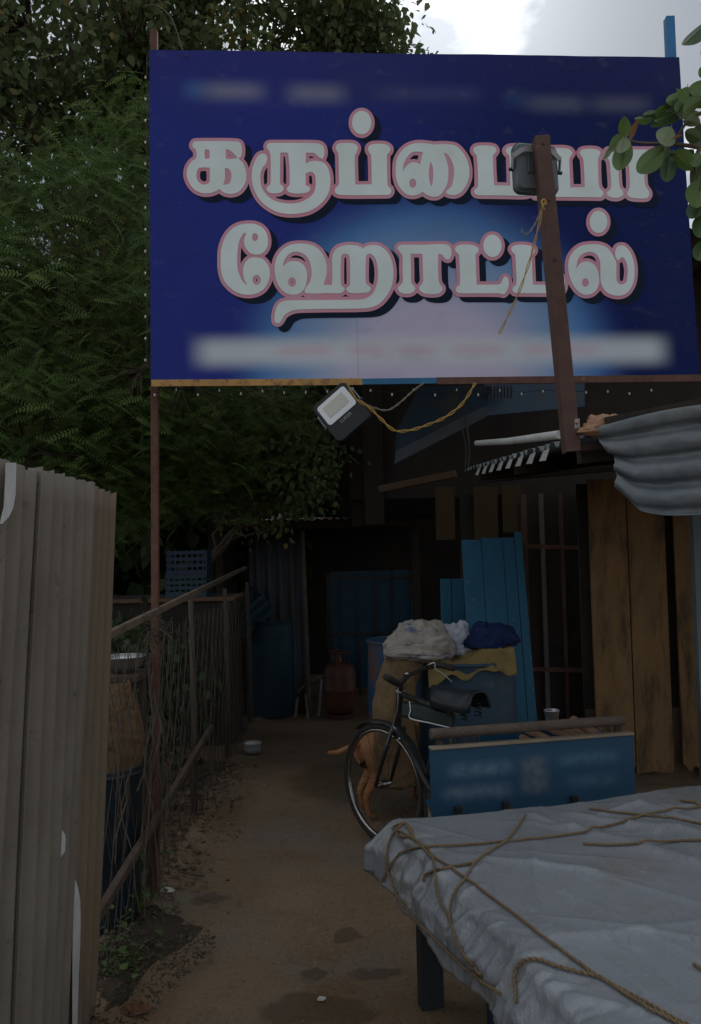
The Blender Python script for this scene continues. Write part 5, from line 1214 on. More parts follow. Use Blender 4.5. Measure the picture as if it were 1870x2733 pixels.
mb = MB(); a, c = at(662, 1395, 8.55), at(812, 1395, 8.55)
mb.grid(lambda i, j: Vector((a.x + (c.x - a.x) * i + 0.02 * (1 - j), 8.55 + 0.02 * math.sin(i * 2 * math.pi * 5) - 0.12 * (1 - j), 0.0 + (zr - 0.1) * j)), 60, 4)
gs_ = thing('upright_tin_sheet', 'grey corrugated sheet standing upright under the lean-to roof', 'tin sheet', (a.x, 8.5, 0)); mb.build('sheet', gsheet, gs_, smooth=True, solid=0.003)
mb = MB(); mb.beam((c.x + 0.02, 8.42, 0), (c.x - 0.015, 8.52, zr - 0.1), 0.03, 0.03, up=(0, 1, 0)); mb.build('edge_batten', timber, gs_)
gate = thing('blue_gate', 'blue sheet steel gate with dark bars at the end of the path', 'gate', (at(990, 1700, 9.3).x, 9.3, 0))
bg_ = pm('deep_blue_gate_paint', (0.008, 0.055, 0.10), (0.007, 0.045, 0.085), scale=4, rough=0.5)
xs = [at(u, 1600, 9.3).x for u in (884, 912, 955, 1003, 1050, 1098)]; zt_ = at(990, 1528, 9.3).z
for k in range(5):
    mb = MB(); mb.box(((xs[k] + xs[k + 1]) / 2, 9.3, 0.06 + zt_ / 2), (xs[k + 1] - xs[k] - 0.004, 0.012, zt_ - 0.08)); mb.build('panel', bg_, gate)
for k in range(6): 
    mb = MB(); mb.box((xs[k], 9.283, zt_ / 2 + 0.02), (0.022, 0.02, zt_)); mb.build('bar', black, gate)
for v in (1542, 1690):
    p = at(990, v, 9.26); mb = MB(); mb.box((p.x, 9.265, p.z), (xs[-1] - xs[0] + 0.02, 0.014, 0.03)); mb.build('cross_bar', black, gate)
for x in (xs[0] - 0.03, xs[-1] + 0.03):
    mb = MB(); mb.box((x, 9.33, zt_ / 2), (0.05, 0.05, zt_)); mb.build('gate_post', black, gate)

# ================================================================== LEANING POST WITH FLOODLIGHT, WIRES, STRING LIGHTS
lp_ = thing('leaning_post', 'brown steel angle post leaning in front of the signboard', 'post', tuple(at(1528, 1195, 2.93)))
a, c = at(1530, 1205, 2.93), at(1446, 362, 2.98)
mb = MB(); d_ = (c - a).normalized(); s_x = d_.cross(Vector((0, 1, 0))).normalized(); n_y = s_x.cross(d_)
if s_x.x < 0: s_x = -s_x
wA = 0.052; tA = 0.006
if n_y.y > 0: n_y = -n_y                       # towards the camera
def bar(p0, p1, sv, nv, w, t):
    mb.add([p + sv * (w * i) + nv * (t * j) for p in (p0, p1) for i, j in ((0, 0), (1, 0), (1, 1), (0, 1))], [(0, 1, 2, 3), (7, 6, 5, 4), (0, 4, 5, 1), (1, 5, 6, 2), (2, 6, 7, 3), (3, 7, 4, 0)])
o0, o1 = a - s_x * wA / 2, c - s_x * wA / 2
bar(o0, o1, s_x, n_y, wA, tA); bar(o0 - n_y * 0.001 , o1 - n_y * 0.001, s_x, -n_y, tA, 0.055)
mb.build('angle_steel', rustd, lp_, bevel=0.0015)
for v in (385, 540, 700):
    t = (v - 362) / (1205 - 362); p = c.lerp(a, t) + n_y * (tA + 0.001); mb = MB(); mb.tube([p, p + n_y * 0.004], 0.006, 6); mb.build('bolt', rust, lp_)
housing = pm('grey_cast_housing', (0.10, 0.115, 0.125), (0.085, 0.095, 0.10), scale=8, rough=0.5, metal=0.3, bump=0.1)
def rbox(w, h_, r, n=5):
    pts = []
    for cx, cy, a0 in ((w / 2 - r, h_ / 2 - r, 0), (-w / 2 + r, h_ / 2 - r, 90), (-w / 2 + r, -h_ / 2 + r, 180), (w / 2 - r, -h_ / 2 + r, 270)):
        for k in range(n + 1):
            an = R(a0 + 90 * k / n); pts.append((cx + r * math.cos(an), cy + r * math.sin(an)))
    return pts
def prism(mb, pts, z0, z1, s1=1.0):
    n = len(pts); mb.add([(x, y, z0) for x, y in pts] + [(x * s1, y * s1, z1) for x, y in pts], [tuple(range(n - 1, -1, -1)), tuple(range(n, 2 * n))] + [(i, (i + 1) % n, (i + 1) % n + n, i + n) for i in range(n)])
def floodlight(lab, M4, backview):
    f = thing('floodlight', lab, 'floodlight'); f.matrix_world = M4; f.location = M4.to_translation(); f.rotation_euler = M4.to_euler()
    w, h_ = (0.168, 0.198) if backview else (0.185, 0.215)
    mb = MB(); prism(mb, rbox(w, h_, 0.026), 0.0, 0.022); prism(mb, rbox(w * 0.97, h_ * 0.97, 0.026), 0.0225, 0.034, 0.9); mb.build('housing', housing if backview else pm('black_housing', (0.009, 0.01, 0.011), (0.013, 0.014, 0.015), rough=0.4), f, local=True, bevel=0.002)
    if backview:
        for k in range(6):
            mb = MB(); mb.box((-0.035 + k * 0.014, 0.012, 0.039), (0.004, 0.085, 0.012)); mb.build('fin', housing, f, local=True)
        mb = MB(); mb.torus((0, 0, 0.0345), (0, 0, 1), 0.03, 0.002, 20, 5)
        mb = MB(); prism(mb, rbox(w * 0.8, h_ * 0.45, 0.01), 0.0335, 0.0345); mb.v = [(x, y - 0.045, z) for x, y, z in mb.v]; mb.build('cover_plate', housing, f, local=True)
    else:
        mb = MB(); prism(mb, rbox(w * 0.84, h_ * 0.5, 0.014), -0.0035, -0.001); mb.v = [(x, y + 0.034, z) for x, y, z in mb.v]; mb.build('diffuser', pm('frosted_white_glass', (0.66, 0.68, 0.7), (0.6, 0.62, 0.64), rough=0.25, spec=0.5), f, local=True)
        mb = MB(); prism(mb, rbox(w * 0.6, h_ * 0.28, 0.003), -0.0052, -0.004); mb.v = [(x, y + 0.038, z) for x, y, z in mb.v]; mb.build('led_board', pm('pale_yellow_leds', (0.45, 0.44, 0.36), (0.5, 0.5, 0.46), scale=90, rough=0.4), f, local=True)
        fc_ = bpy.data.curves.new('brand', 'FONT'); fc_.body = 'LUKER'; fc_.size = 0.021; fc_.align_x = 'CENTER'; to = bpy.data.objects.new('brand', fc_); COL.objects.link(to)
        dg = bpy.context.evaluated_depsgraph_get(); me = bpy.data.meshes.new_from_object(to.evaluated_get(dg)); bpy.data.objects.remove(to)
        me.transform(Matrix(((-1, 0, 0, 0), (0, 1, 0, -0.043), (0, 0, 1, -0.0008), (0, 0, 0, 1)))); link('lettering', me, pm('grey_print', (0.3, 0.31, 0.32), (0.25, 0.26, 0.27), rough=0.5), f)
    br = pm('bracket_steel', (0.3, 0.31, 0.31), (0.22, 0.22, 0.22), scale=12, rough=0.5, metal=0.5)
    mb = MB(); yb = 0.055 if backview else 0.10
    P = [(-w / 2 - 0.006, -0.01, 0.018), (-w / 2 - 0.006, yb * 0.6, 0.034), (-w / 2 + 0.03, yb, 0.05), (w / 2 - 0.03, yb, 0.05), (w / 2 + 0.006, yb * 0.6, 0.034), (w / 2 + 0.006, -0.01, 0.018)]
    for p, q in zip(P[:-1], P[1:]): mb.beam(Vector(p), Vector(q), 0.004, 0.018, up=(0, 1, 0.3))
    mb.build('bracket', br, f, local=True)
    for s in (-1, 1):
        mb = MB(); mb.tube([(s * (w / 2 + 0.002), -0.01, 0.018), (s * (w / 2 + 0.016), -0.01, 0.018)], 0.007, 6); mb.build('bracket_bolt', black, f, local=True)
    return f
c = at(1424, 458, 3.07)
q_ = (Matrix.Rotation(R(3), 4, 'Y') @ Matrix.Rotation(R(-90 + 2), 4, 'X') )
# local z (back of the lamp) must face the camera: -Y world; local y is up
M4 = Matrix.Translation(c) @ Matrix.Rotation(R(8), 4, 'Z') @ Matrix.Rotation(R(2), 4, 'Y') @ Matrix.Rotation(R(90 - 8), 4, 'X')
floodlight('grey floodlight seen from the back bolted to the leaning post', M4, True)
c = at(910, 1098, 3.66)
M4 = Matrix.Translation(c) @ Matrix.Rotation(R(-12), 4, 'Z') @ Matrix.Rotation(R(-38), 4, 'Y') @ Matrix.Rotation(R(-90 - 12), 4, 'X') @ Matrix.Rotation(R(180), 4, 'Z') @ Matrix.Rotation(R(0), 4, 'Z')
floodlight('black floodlight with white face dangling tilted under the signboard', M4, False)
ywire = pm('yellow_cable', (0.42, 0.25, 0.05), (0.32, 0.2, 0.06), scale=30, rough=0.5)
gwire = pm('grey_twin_cable', (0.3, 0.26, 0.2), (0.2, 0.17, 0.13), rough=0.6)
bwire = pm('black_cable', (0.015, 0.015, 0.016), (0.03, 0.03, 0.03), rough=0.5)
def twin(pts, r, tw, mat, name, lab):
    P = cat_pts(pts, 10); mb = MB(); A = []; B = []; tot = 0
    for i, p in enumerate(P):
        d = (P[min(i + 1, len(P) - 1)] - P[max(i - 1, 0)]).normalized(); s = d.cross(Vector((0, 1, 0))); s = s.normalized() if s.length > 1e-4 else Vector((1, 0, 0)); t = d.cross(s)
        if i: tot += (p - P[i - 1]).length
        an = tot / tw * 2 * math.pi; o = (s * math.cos(an) + t * math.sin(an)) * r * 1.6; A.append(p + o); B.append(p - o)
    mb.tube(A, r, 6); mb.tube(B, r, 6); return tag(mb.build(name, mat, smooth=True), lab, 'cable')
twin([at(u, v, 3.55) for u, v in ((925, 1018), (945, 1060), (985, 1088), (1020, 1122), (1050, 1148), (1085, 1150), (1130, 1138), (1190, 1112), (1235, 1075), (1268, 1022))], 0.0026, 0.11, ywire, 'twisted_cable', 'yellow twisted cable sagging in a loop below the signboard')
twin([at(u, v, 3.7) for u, v in ((905, 1018), (912, 1040), (935, 1048), (955, 1066), (990, 1085), (1030, 1095), (1060, 1080), (1100, 1045), (1130, 1022))], 0.0018, 0.07, gwire, 'lamp_cable', 'thin grey lamp cable from the dangling floodlight up to the signboard')
twin([at(u, v, 2.9) for u, v in ((1452, 530), (1447, 556), (1440, 590), (1428, 640), (1412, 700), (1392, 760), (1376, 800), (1352, 850), (1332, 890))], 0.0020, 0.16, ywire, 'hanging_cable', 'yellow cable hanging from the leaning post across the signboard')
twin([at(u, v, 2.9) for u, v in ((1448, 545), (1436, 580), (1420, 610), (1408, 624), (1396, 622), (1390, 612))], 0.0014, 0.05, gwire, 'stripped_cable_end', 'short frayed cable end beside the hanging yellow cable')
mb = MB(); mb.torus(at(1451, 540, 2.895), Vector((0.3, -1, 0.2)), 0.009, 0.003, 16, 6); mb.torus(at(1449, 552, 2.89), Vector((1, -.4, 0.2)), 0.009, 0.003, 16, 6); tag(mb.build('cable_knot', ywire, smooth=True), 'yellow cable knot tied to the leaning post', 'knot')
for k, (pts, lab) in enumerate([([(1228, 1030), (1222, 1080), (1232, 1140), (1244, 1200), (1240, 1250)], 'thin black cable hanging straight down left under the signboard'), ([(1248, 1030), (1240, 1090), (1247, 1150), (1252, 1210), (1247, 1250)], 'thick black cable hanging beside the thin one under the signboard')]):
    mb = MB(); mb.tube(cat_pts([at(u, v, 4.3) for u, v in pts], 6), 0.003 + 0.002 * k, 8); tag(mb.build('black_cable', bwire, smooth=True), lab, 'cable')
# string of tiny bulbs round the sign edge
sl = thing('string_lights', 'thin string of tiny unlit bulbs along the left and bottom edge of the signboard', 'string lights', tuple(sg(402, 1024)))
sp_ = [sg(394, v, 0.002) + Vector((-0.004, 0, 0)) for v in range(150, 1020, 58)] + [sg(u, 1040 + 7 * math.sin(u * 0.05), -0.03) for u in range(410, 1860, 58)]
mb = MB(); mb.tube(sp_, 0.0014, 5, cap=False); mb.build('wire', bwire, sl)
bulbm = pm('clear_bulb', (0.55, 0.55, 0.48), (0.5, 0.5, 0.42), rough=0.2)
bme = None
for i, p in enumerate(sp_[1:-1]):
    d = Vector((-0.006, -0.004, 0.0)) if i < 14 else Vector((0, -0.004, -0.007))
    if bme is None:
        b_ = MB().lathe([(0.0, -0.007), (0.003, -0.006), (0.0042, -0.002), (0.004, 0.002), (0.0028, 0.006), (0.0, 0.006)], (0, 0, 0), 8).build('bulb', bulbm, sl, local=True, smooth=True); bme = b_.data
    else:
        b_ = bpy.data.objects.new('bulb', bme); COL.objects.link(b_); b_.parent = sl
    b_.location = p + d - Vector(sl.location)
# tie wires at the top left corner of the sign
mb = MB(); mb.tube(cat_pts([at(430, 20, 4.3), at(455, 45, 4.1), at(470, 80, 4.0), at(485, 128, 3.9), at(500, 152, 3.84)], 6), 0.003, 6); mb.tube(cat_pts([at(385, 17, 4.5), at(410, 12, 4.4), at(430, 20, 4.3)], 6), 0.003, 6)
tag(mb.build('dry_twig', creep, smooth=True), 'thin dry twig bending down onto the top left of the signboard', 'twig')
# ================================================================== TREES
def frames(dirs, nrm_):
    y = dirs / np.linalg.norm(dirs, axis=1, keepdims=True); x = np.cross(y, nrm_); x /= np.linalg.norm(x, axis=1, keepdims=True) + 1e-9
    z = np.cross(x, y); return np.stack([x, y, z], axis=2)     # columns
def scatter(tv, tf, pos, fr, size, tint):
    n, k = len(pos), len(tv)
    v = np.einsum('nij,kj->nki', fr, tv) * size[:, None, None] + pos[:, None, :]
    f = (tf[None, :, :] + (np.arange(n) * k)[:, None, None]).reshape(-1, tf.shape[1])
    return v.reshape(-1, 3), f, np.repeat(tint, k)
LEAF_V = np.array([(0, 0, 0), (-0.36, 0.34, 0.07), (0, 0.42, 0), (0.36, 0.34, 0.07), (-0.22, 0.74, 0.03), (0.22, 0.74, 0.03), (0, 1.05, -0.06)], float)
LEAF_F = np.array([(0, 2, 1), (0, 3, 2), (1, 2, 4), (2, 3, 5), (2, 6, 4), (2, 5, 6)])
def frond_template(n=10):
    V = []; F = []
    def q(p0, p1, w):
        p0 = np.array(p0); p1 = np.array(p1); d = p1 - p0; s = np.cross(d, (0, 0, 1)); s = s / (np.linalg.norm(s) + 1e-9) * w
        b = len(V); V.extend([p0 - s * 0.4, p0 + s * 0.4, (p0 + p1) / 2 + s, p1, (p0 + p1) / 2 - s]); F.extend([(b, b + 1, b + 2), (b, b + 2, b + 4), (b + 4, b + 2, b + 3)])
    def rz(y): return -0.32 * y * y
    q((0, 0, 0), (0, 0.5, rz(0.5)), 0.008); q((0, 0.5, rz(0.5)), (0, 1.0, rz(1.0)), 0.006)
    for i in range(n):
        y = 0.12 + 0.86 * i / (n - 1); l = 0.21 * math.sin(math.pi * (0.2 + 0.72 * i / (n - 1))) ** 0.7
        for s in (-1, 1): q((0, y, rz(y)), (s * l * 0.92, y + l * 0.4, rz(y) - 0.06 * l - 0.02), 0.024)
    return np.array(V), np.array(F)
FR_V, FR_F = frond_template(9)
fol_a = pm('feathery_leaf', (0.06, 0.11, 0.022), (0.085, 0.145, 0.03), scale=1.5, rough=0.65, spec=0.1, tint=[(0.0, (0.05, 0.09, 0.028)), (0.5, (0.105, 0.165, 0.05)), (1.0, (0.23, 0.29, 0.09))], translucent=0.35)
fol_b = pm('broad_leaf', (0.05, 0.085, 0.025), (0.065, 0.10, 0.035), scale=1.2, rough=0.6, spec=0.15, tint=[(0.0, (0.07, 0.105, 0.036)), (0.5, (0.115, 0.145, 0.066)), (0.9, (0.17, 0.20, 0.095)), (1.0, (0.28, 0.2, 0.07))], translucent=0.35)
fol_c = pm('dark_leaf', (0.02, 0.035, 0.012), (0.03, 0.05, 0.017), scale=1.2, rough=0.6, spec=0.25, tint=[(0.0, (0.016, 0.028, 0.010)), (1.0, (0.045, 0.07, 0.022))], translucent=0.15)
bark = pm('tree_bark', (0.085, 0.065, 0.05), (0.13, 0.10, 0.08), scale=9, rough=0.95, bump=0.7, bscale=25, stretch=(1, 1, 0.3))
def limb_path(a, b, sag, rng, n=7):
    a = np.array(a, float); b = np.array(b, float); L_ = np.linalg.norm(b - a); pts = []
    for i in range(n):
        t = i / (n - 1); p = a * (1 - t) + b * t + np.array([0, 0, sag * L_ * math.sin(math.pi * t)]) + rng.normal(0, 0.03 * L_, 3) * math.sin(math.pi * t); pts.append(Vector(p))
    return pts
def tree(name, lab, base, fork_z, r0, clusters, kind, mat, per, spread, size, rng, group=None, lean_=(0, 0), limb_r=0.05):
    """clusters: (M,3) centres of leaf sprays; every spray hangs on a twig that runs back to the limbs"""
    t = thing(name, lab, 'tree', (base[0], base[1], 0), group)
    fork = Vector((base[0] + lean_[0], base[1] + lean_[1], fork_z))
    mb = MB(); tr = limb_path((base[0], base[1], -0.1), fork, 0.0, rng, 9); mb.tube(tr, list(np.linspace(r0, r0 * 0.6, 9)), 12); 
    trunk = mb.build('trunk', bark, t, smooth=True)
    M = len(clusters); order = rng.permutation(M); nl = max(5, M // 26); hubs = clusters[order[:nl]]
    mb = MB(); tips = []
    for h_ in hubs:
        p = limb_path(fork, tuple(np.array(fork) * 0.25 + h_ * 0.75), 0.06, rng, 8); mb.tube(p, list(np.linspace(limb_r, limb_r * 0.25, 8)), 7, cap=False); tips.append(p)
    tp2 = np.array([tuple(p) for q in tips for p in q[3:]])
    for c in clusters[order]:
        j = np.argmin(((tp2 - c) ** 2).sum(1)); p = limb_path(tp2[j], c, 0.04, rng, 4); mb.tube(p, [limb_r * 0.22, limb_r * 0.16, limb_r * 0.1, limb_r * 0.05], 4, cap=False)
    mb.build('branches', bark, t, smooth=True)
    n = M * per; ctr = np.repeat(clusters, per, axis=0); off = rng.normal(0, 1, (n, 3)) * np.array(spread); pos = ctr + off
    if kind == 'frond':
        az = rng.uniform(0, 2 * math.pi, n); d = np.stack([np.cos(az), np.sin(az), rng.normal(-0.18, 0.22, n)], 1); nr = np.stack([rng.normal(0, .4, n), rng.normal(-0.75, .4, n), np.ones(n) * 0.8], 1); TV, TF = FR_V, FR_F
    else:
        d = np.stack([rng.normal(0, .55, n), rng.normal(0, .55, n), rng.normal(-0.75, .5, n)], 1); nr = rng.normal(0, 1, (n, 3)) + np.array([0, -1.1, 0.7]); TV, TF = LEAF_V, LEAF_F
    # leaf colour varies at random, leaf by leaf and spray by spray
    tint = np.clip(rng.beta(2, 2.6, n) + np.repeat(rng.normal(0, 0.2, M), per), 0, 1)
    v, f, ti = scatter(TV, TF, pos - np.array([base[0], base[1], 0]), frames(d, nr), size * rng.uniform(0.45 if kind == 'frond' else 0.65, 1.35, n), tint)
    link('crown', fast_mesh('crown', v, f, ti), mat, t)
    return t
rngT = np.random.default_rng(11)
def blobs(lst, rng, n):
    """n points spread through a list of ellipsoids (cx,cy,cz,rx,ry,rz,weight), denser near the surface"""
    w = np.array([b[6] for b in lst], float); w /= w.sum(); idx = rng.choice(len(lst), n, p=w); P = np.zeros((n, 3))
    for i, k in enumerate(idx):
        b = lst[k]; d = rng.normal(0, 1, 3); d /= np.linalg.norm(d); r = rng.uniform(0.15, 1) ** 0.45; P[i] = np.array(b[:3]) + d * r * np.array(b[3:6])
    return P
# feathery tree hanging over the fence
def A3(u, v, Y): p = at(u, v, Y); return (p.x, p.y, p.z)
fl = [(*A3(120, 900, 6.6), 1.0, 0.9, 0.9, 3), (*A3(300, 1200, 6.8), 0.9, 0.8, 0.55, 3), (*A3(40, 1150, 6.2), 0.8, 0.7, 0.6, 2), (*A3(560, 1180, 7.4), 0.8, 0.7, 0.55, 2.4), (*A3(250, 650, 7.0), 0.9, 0.9, 0.8, 2.6), (*A3(760, 1150, 8.0), 0.5, 0.6, 0.5, 1.2),
      (*A3(-200, 800, 6.5), 1.1, 1.0, 1.2, 2), (*A3(600, 800, 8.0), 1.2, 0.8, 0.9, 1.6), (*A3(330, 420, 7.6), 0.7, 0.8, 0.5, 1.0), (*A3(680, 230, 8.4), 0.6, 0.6, 0.35, 0.5), (*A3(800, 700, 5.9), 0.9, 0.7, 0.5, 1.6), (*A3(1150, 650, 5.6), 0.7, 0.6, 0.45, 1.3)]  # last two blobs: unseen canopy added behind the sign to shade the alley
cl = blobs(fl, rngT, 860); cl = cl[cl[:, 2] > 1.75]
tree('feathery_tree', 'tall green tree with fine feathery leaves hanging over the left fence', (-2.5, 7.3), 2.4, 0.16, cl, 'frond', fol_a, 36, (0.19, 0.19, 0.14), 0.165, rngT, limb_r=0.05)
# big broad-leaved tree behind
bl = [(*A3(200, 120, 10.5), 2.0, 1.8, 1.3, 3), (*A3(700, 0, 11), 1.7, 1.6, 1.1, 1.5), (*A3(-200, 350, 10), 1.7, 1.6, 1.6, 2), (*A3(480, 320, 11), 1.4, 1.2, 0.9, 1.6), (*A3(950, 120, 11.5), 0.8, 0.8, 0.7, 0.9), (*A3(300, -500, 11), 3.0, 2.5, 1.6, 2.2), (*A3(200, 700, 11), 2.0, 1.5, 1.4, 1.6), (*A3(1000, 560, 7.6), 0.9, 0.9, 0.55, 1.0), (*A3(1400, 520, 8.0), 0.9, 0.9, 0.5, 1.0)]  # final pair hidden by the signboard, added to keep light off the alley
cl = blobs(bl, rngT, 1350)
tree('broadleaf_tree', 'large broad-leaved tree filling the sky behind the top left of the signboard', (-2.6, 12.0), 4.0, 0.26, cl, 'leaf', fol_b, 32, (0.20, 0.20, 0.17), 0.105, rngT, limb_r=0.09)
# glossy shrub in front of the hut pillar, dark trees far behind
sb_ = [(*A3(800, 1240, 7.3), 0.38, 0.3, 0.32, 2), (*A3(700, 1330, 7.6), 0.4, 0.3, 0.25, 1.3)]
tree('glossy_shrub', 'glossy leaved shrub beside the hut pillar under the dangling floodlight', (-1.3, 7.75), 1.5, 0.03, blobs(sb_, rngT, 80), 'leaf', fol_b, 30, (0.11, 0.10, 0.10), 0.055, rngT, limb_r=0.02)
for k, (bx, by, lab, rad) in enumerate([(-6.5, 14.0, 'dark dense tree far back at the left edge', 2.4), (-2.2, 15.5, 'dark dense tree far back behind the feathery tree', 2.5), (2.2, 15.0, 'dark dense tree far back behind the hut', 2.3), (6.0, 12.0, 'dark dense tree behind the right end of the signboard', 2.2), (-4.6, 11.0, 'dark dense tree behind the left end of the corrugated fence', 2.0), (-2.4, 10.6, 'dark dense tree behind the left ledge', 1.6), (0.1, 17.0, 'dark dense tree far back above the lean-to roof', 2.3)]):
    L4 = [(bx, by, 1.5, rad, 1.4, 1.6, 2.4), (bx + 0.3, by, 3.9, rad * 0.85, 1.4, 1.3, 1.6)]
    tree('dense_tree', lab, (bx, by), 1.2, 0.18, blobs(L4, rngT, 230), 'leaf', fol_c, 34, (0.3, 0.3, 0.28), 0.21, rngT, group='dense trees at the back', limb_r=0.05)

bb_ = [(-1.75, 4.9, 0.45, 0.55, 0.7, 0.55, 2), (-1.7, 6.1, 0.5, 0.55, 0.7, 0.6, 2)]
tree('dark_bush', 'dark untidy bush behind the wire fence', (-1.7, 5.5), 0.3, 0.03, blobs(bb_, rngT, 120), 'leaf', fol_c, 30, (0.12, 0.12, 0.12), 0.07, rngT, limb_r=0.015)
# ================================================================== NEAR FIG BRANCH at the right edge, every leaf its own piece
fig_g = pm('fig_leaf_green', (0.085, 0.145, 0.028), (0.07, 0.12, 0.024), scale=20, rough=0.42, spec=0.4, bump=0.1, bscale=60, translucent=0.25)
fig_p = pm('fig_leaf_underside', (0.20, 0.25, 0.14), (0.16, 0.20, 0.11), scale=18, rough=0.6, translucent=0.2)
fig_d = pm('fig_leaf_dark', (0.04, 0.075, 0.025), (0.05, 0.085, 0.03), scale=18, rough=0.4, spec=0.4, translucent=0.15)
fig_b = pm('fig_leaf_brown', (0.24, 0.12, 0.04), (0.2, 0.085, 0.03), scale=18, rough=0.7, translucent=0.2)
fig = thing('fig_tree', 'fig tree reaching in from the right edge with large oval leaves over the signboard', 'tree', (2.0, 2.3, 0))
mb = MB(); mb.tube([(2.0, 2.3, -0.1), (2.02, 2.32, 0.8), (1.95, 2.3, 1.7), (1.82, 2.28, 2.5), (1.7, 2.3, 3.3)], [0.085, 0.075, 0.065, 0.05, 0.03], 14); mb.build('trunk', bark, fig, smooth=True)
YB = 2.25
def twig(pts, r, r2, name='branch'):
    mb = MB(); P = cat_pts(pts, 6); mb.tube(P, list(np.linspace(r, r2, len(P))), 7); mb.build(name, bark, fig, smooth=True); return P
twig([Vector((1.88, 2.29, 2.2)), at(1980, 420, YB), at(1872, 395, YB), at(1800, 385, YB), at(1730, 383, YB), at(1690, 378, YB), at(1662, 362, YB)], 0.008, 0.0022)
twig([Vector((1.78, 2.28, 2.7)), at(1960, 300, YB), at(1880, 300, YB), at(1830, 330, YB - .03), at(1800, 385, YB)], 0.008, 0.003)
twig([at(1868, 395, YB), at(1850, 440, YB), at(1845, 480, YB), at(1850, 540, YB)], 0.007, 0.003)
twig([Vector((1.7, 2.3, 3.2)), at(1960, 60, YB), at(1890, 80, YB)], 0.012, 0.004)
twig([at(1668, 372, YB), at(1668, 400, YB), at(1655, 430, YB)], 0.003, 0.002)
twig([at(1830, 410, YB), at(1780, 410, YB - .02), at(1755, 425, YB - .02)], 0.004, 0.002)
FIG = [  # base u,v -> tip u,v, width ratio, depth shift, kind, roll
 (1670,372,1650,462,0.52,-0.03,'g',10),(1668,362,1618,405,0.5,0.0,'g',-35),(1664,368,1660,412,0.75,-0.05,'p',20),(1625,395,1608,432,0.42,0.02,'p',40),(1670,365,1664,312,0.68,0.0,'g',15),(1682,372,1700,322,0.42,0.02,'b',30),
 (1790,340,1765,392,0.85,-0.05,'p',-10),(1768,390,1700,470,0.52,-0.04,'g',12),(1788,412,1778,492,0.48,-0.01,'d',0),(1800,405,1850,450,0.75,-0.03,'g',25),(1852,350,1812,352,0.0,0,'s',0),
 (1865,300,1818,320,0.6,-0.03,'g',20),(1875,262,1815,300,0.5,-0.05,'g',-20),(1870,372,1826,350,0.7,-0.02,'d',10),(1885,60,1822,132,0.45,-0.08,'d',35),(1875,215,1850,262,0.75,-0.02,'g',5),(1835,232,1838,285,0.95,-0.02,'g',-25),
 (1808,240,1832,270,0.7,0.03,'g',0),(1800,300,1745,332,0.45,0.02,'d',30),(1812,318,1730,330,0.40,0.03,'g',-30),(1778,385,1770,430,0.5,-0.02,'d',20),(1795,370,1820,360,0.4,-0.06,'b',10),(1790,410,1768,450,0.5,0.03,'b',-20),
 (1856,440,1872,510,0.6,-0.01,'d',10),(1866,480,1852,560,0.65,-0.02,'g',-15),(1880,420,1862,470,0.7,0.02,'d',25),(1835,285,1790,318,0.5,0.04,'d',0),(1850,255,1790,262,0.45,0.05,'d',40),(1822,300,1760,285,0.42,0.06,'d',-10),(1875,330,1850,400,0.6,0.03,'d',0),
 (1890,560,1862,640,0.6,0.0,'d',0),(1900,180,1860,205,0.6,0.05,'g',0),(1905,120,1872,160,0.6,0.05,'d',0),(1920,500,1880,560,0.6,0.0,'g',0),(1930,250,1885,300,0.6,-0.04,'g',20),(1940,380,1890,430,0.6,0.05,'d',10),(1960,150,1910,220,0.6,0.0,'g',-10),
 (1830,250,1775,280,0.55,0.02,'g',20),(1812,268,1768,300,0.55,0.03,'d',-20),(1845,262,1800,305,0.6,0.0,'g',10),(1790,290,1742,305,0.5,0.04,'g',-15),(1765,300,1712,312,0.45,0.05,'d',20),(1740,318,1690,322,0.45,0.04,'g',30),(1868,330,1822,318,0.6,-0.03,'p',-20),(1880,285,1838,250,0.6,0.0,'g',0),(1850,400,1815,432,0.6,0.02,'d',10),(1870,410,1842,445,0.65,-0.04,'g',-10),(1868,520,1845,590,0.6,0.0,'d',15),(1880,640,1860,700,0.6,0.02,'d',0)]
for (u0, v0, u1, v1, wr, dy, kd, roll) in FIG:
    if kd == 's': continue
    a, c = at(u0, v0, YB + dy), at(u1, v1, YB + dy - 0.012); d = (c - a); ln = d.length; d.normalize(); view = (a - EYE).normalized()
    s = d.cross(view).normalized(); n = s.cross(d).normalized(); rm = Matrix.Rotation(R(roll), 3, d); s = rm @ s; n = rm @ n
    mb = MB()
    def lf(i, j):
        t = j; w = wr * ln * 0.5 * math.sin(math.pi * min(1, t * 0.96 + 0.02)) ** 0.62 * (1 - 0.25 * (t - 0.45)); x = (i * 2 - 1)
        return a + d * (ln * t) + s * (w * x) + n * (0.10 * ln * abs(x) * math.sin(math.pi * t) - 0.12 * ln * t * t + 0.008 * ln * math.sin(9 * t) * abs(x))
    mb.grid(lf, 6, 10)
    lfo = mb.build('leaf', {'g': fig_g, 'p': fig_p, 'd': fig_d, 'b': fig_b}[kd], fig, smooth=True)
    mb = MB(); mb.tube([a + d * (ln * t) - n * (0.0006 + 0.12 * ln * t * t) for t in (-0.12, 0.0, 0.25, 0.5, 0.75, 0.97)], [0.0012, 0.0012, 0.001, 0.0008, 0.0006, 0.0004], 4); mb.build('midrib', fig_p, lfo)
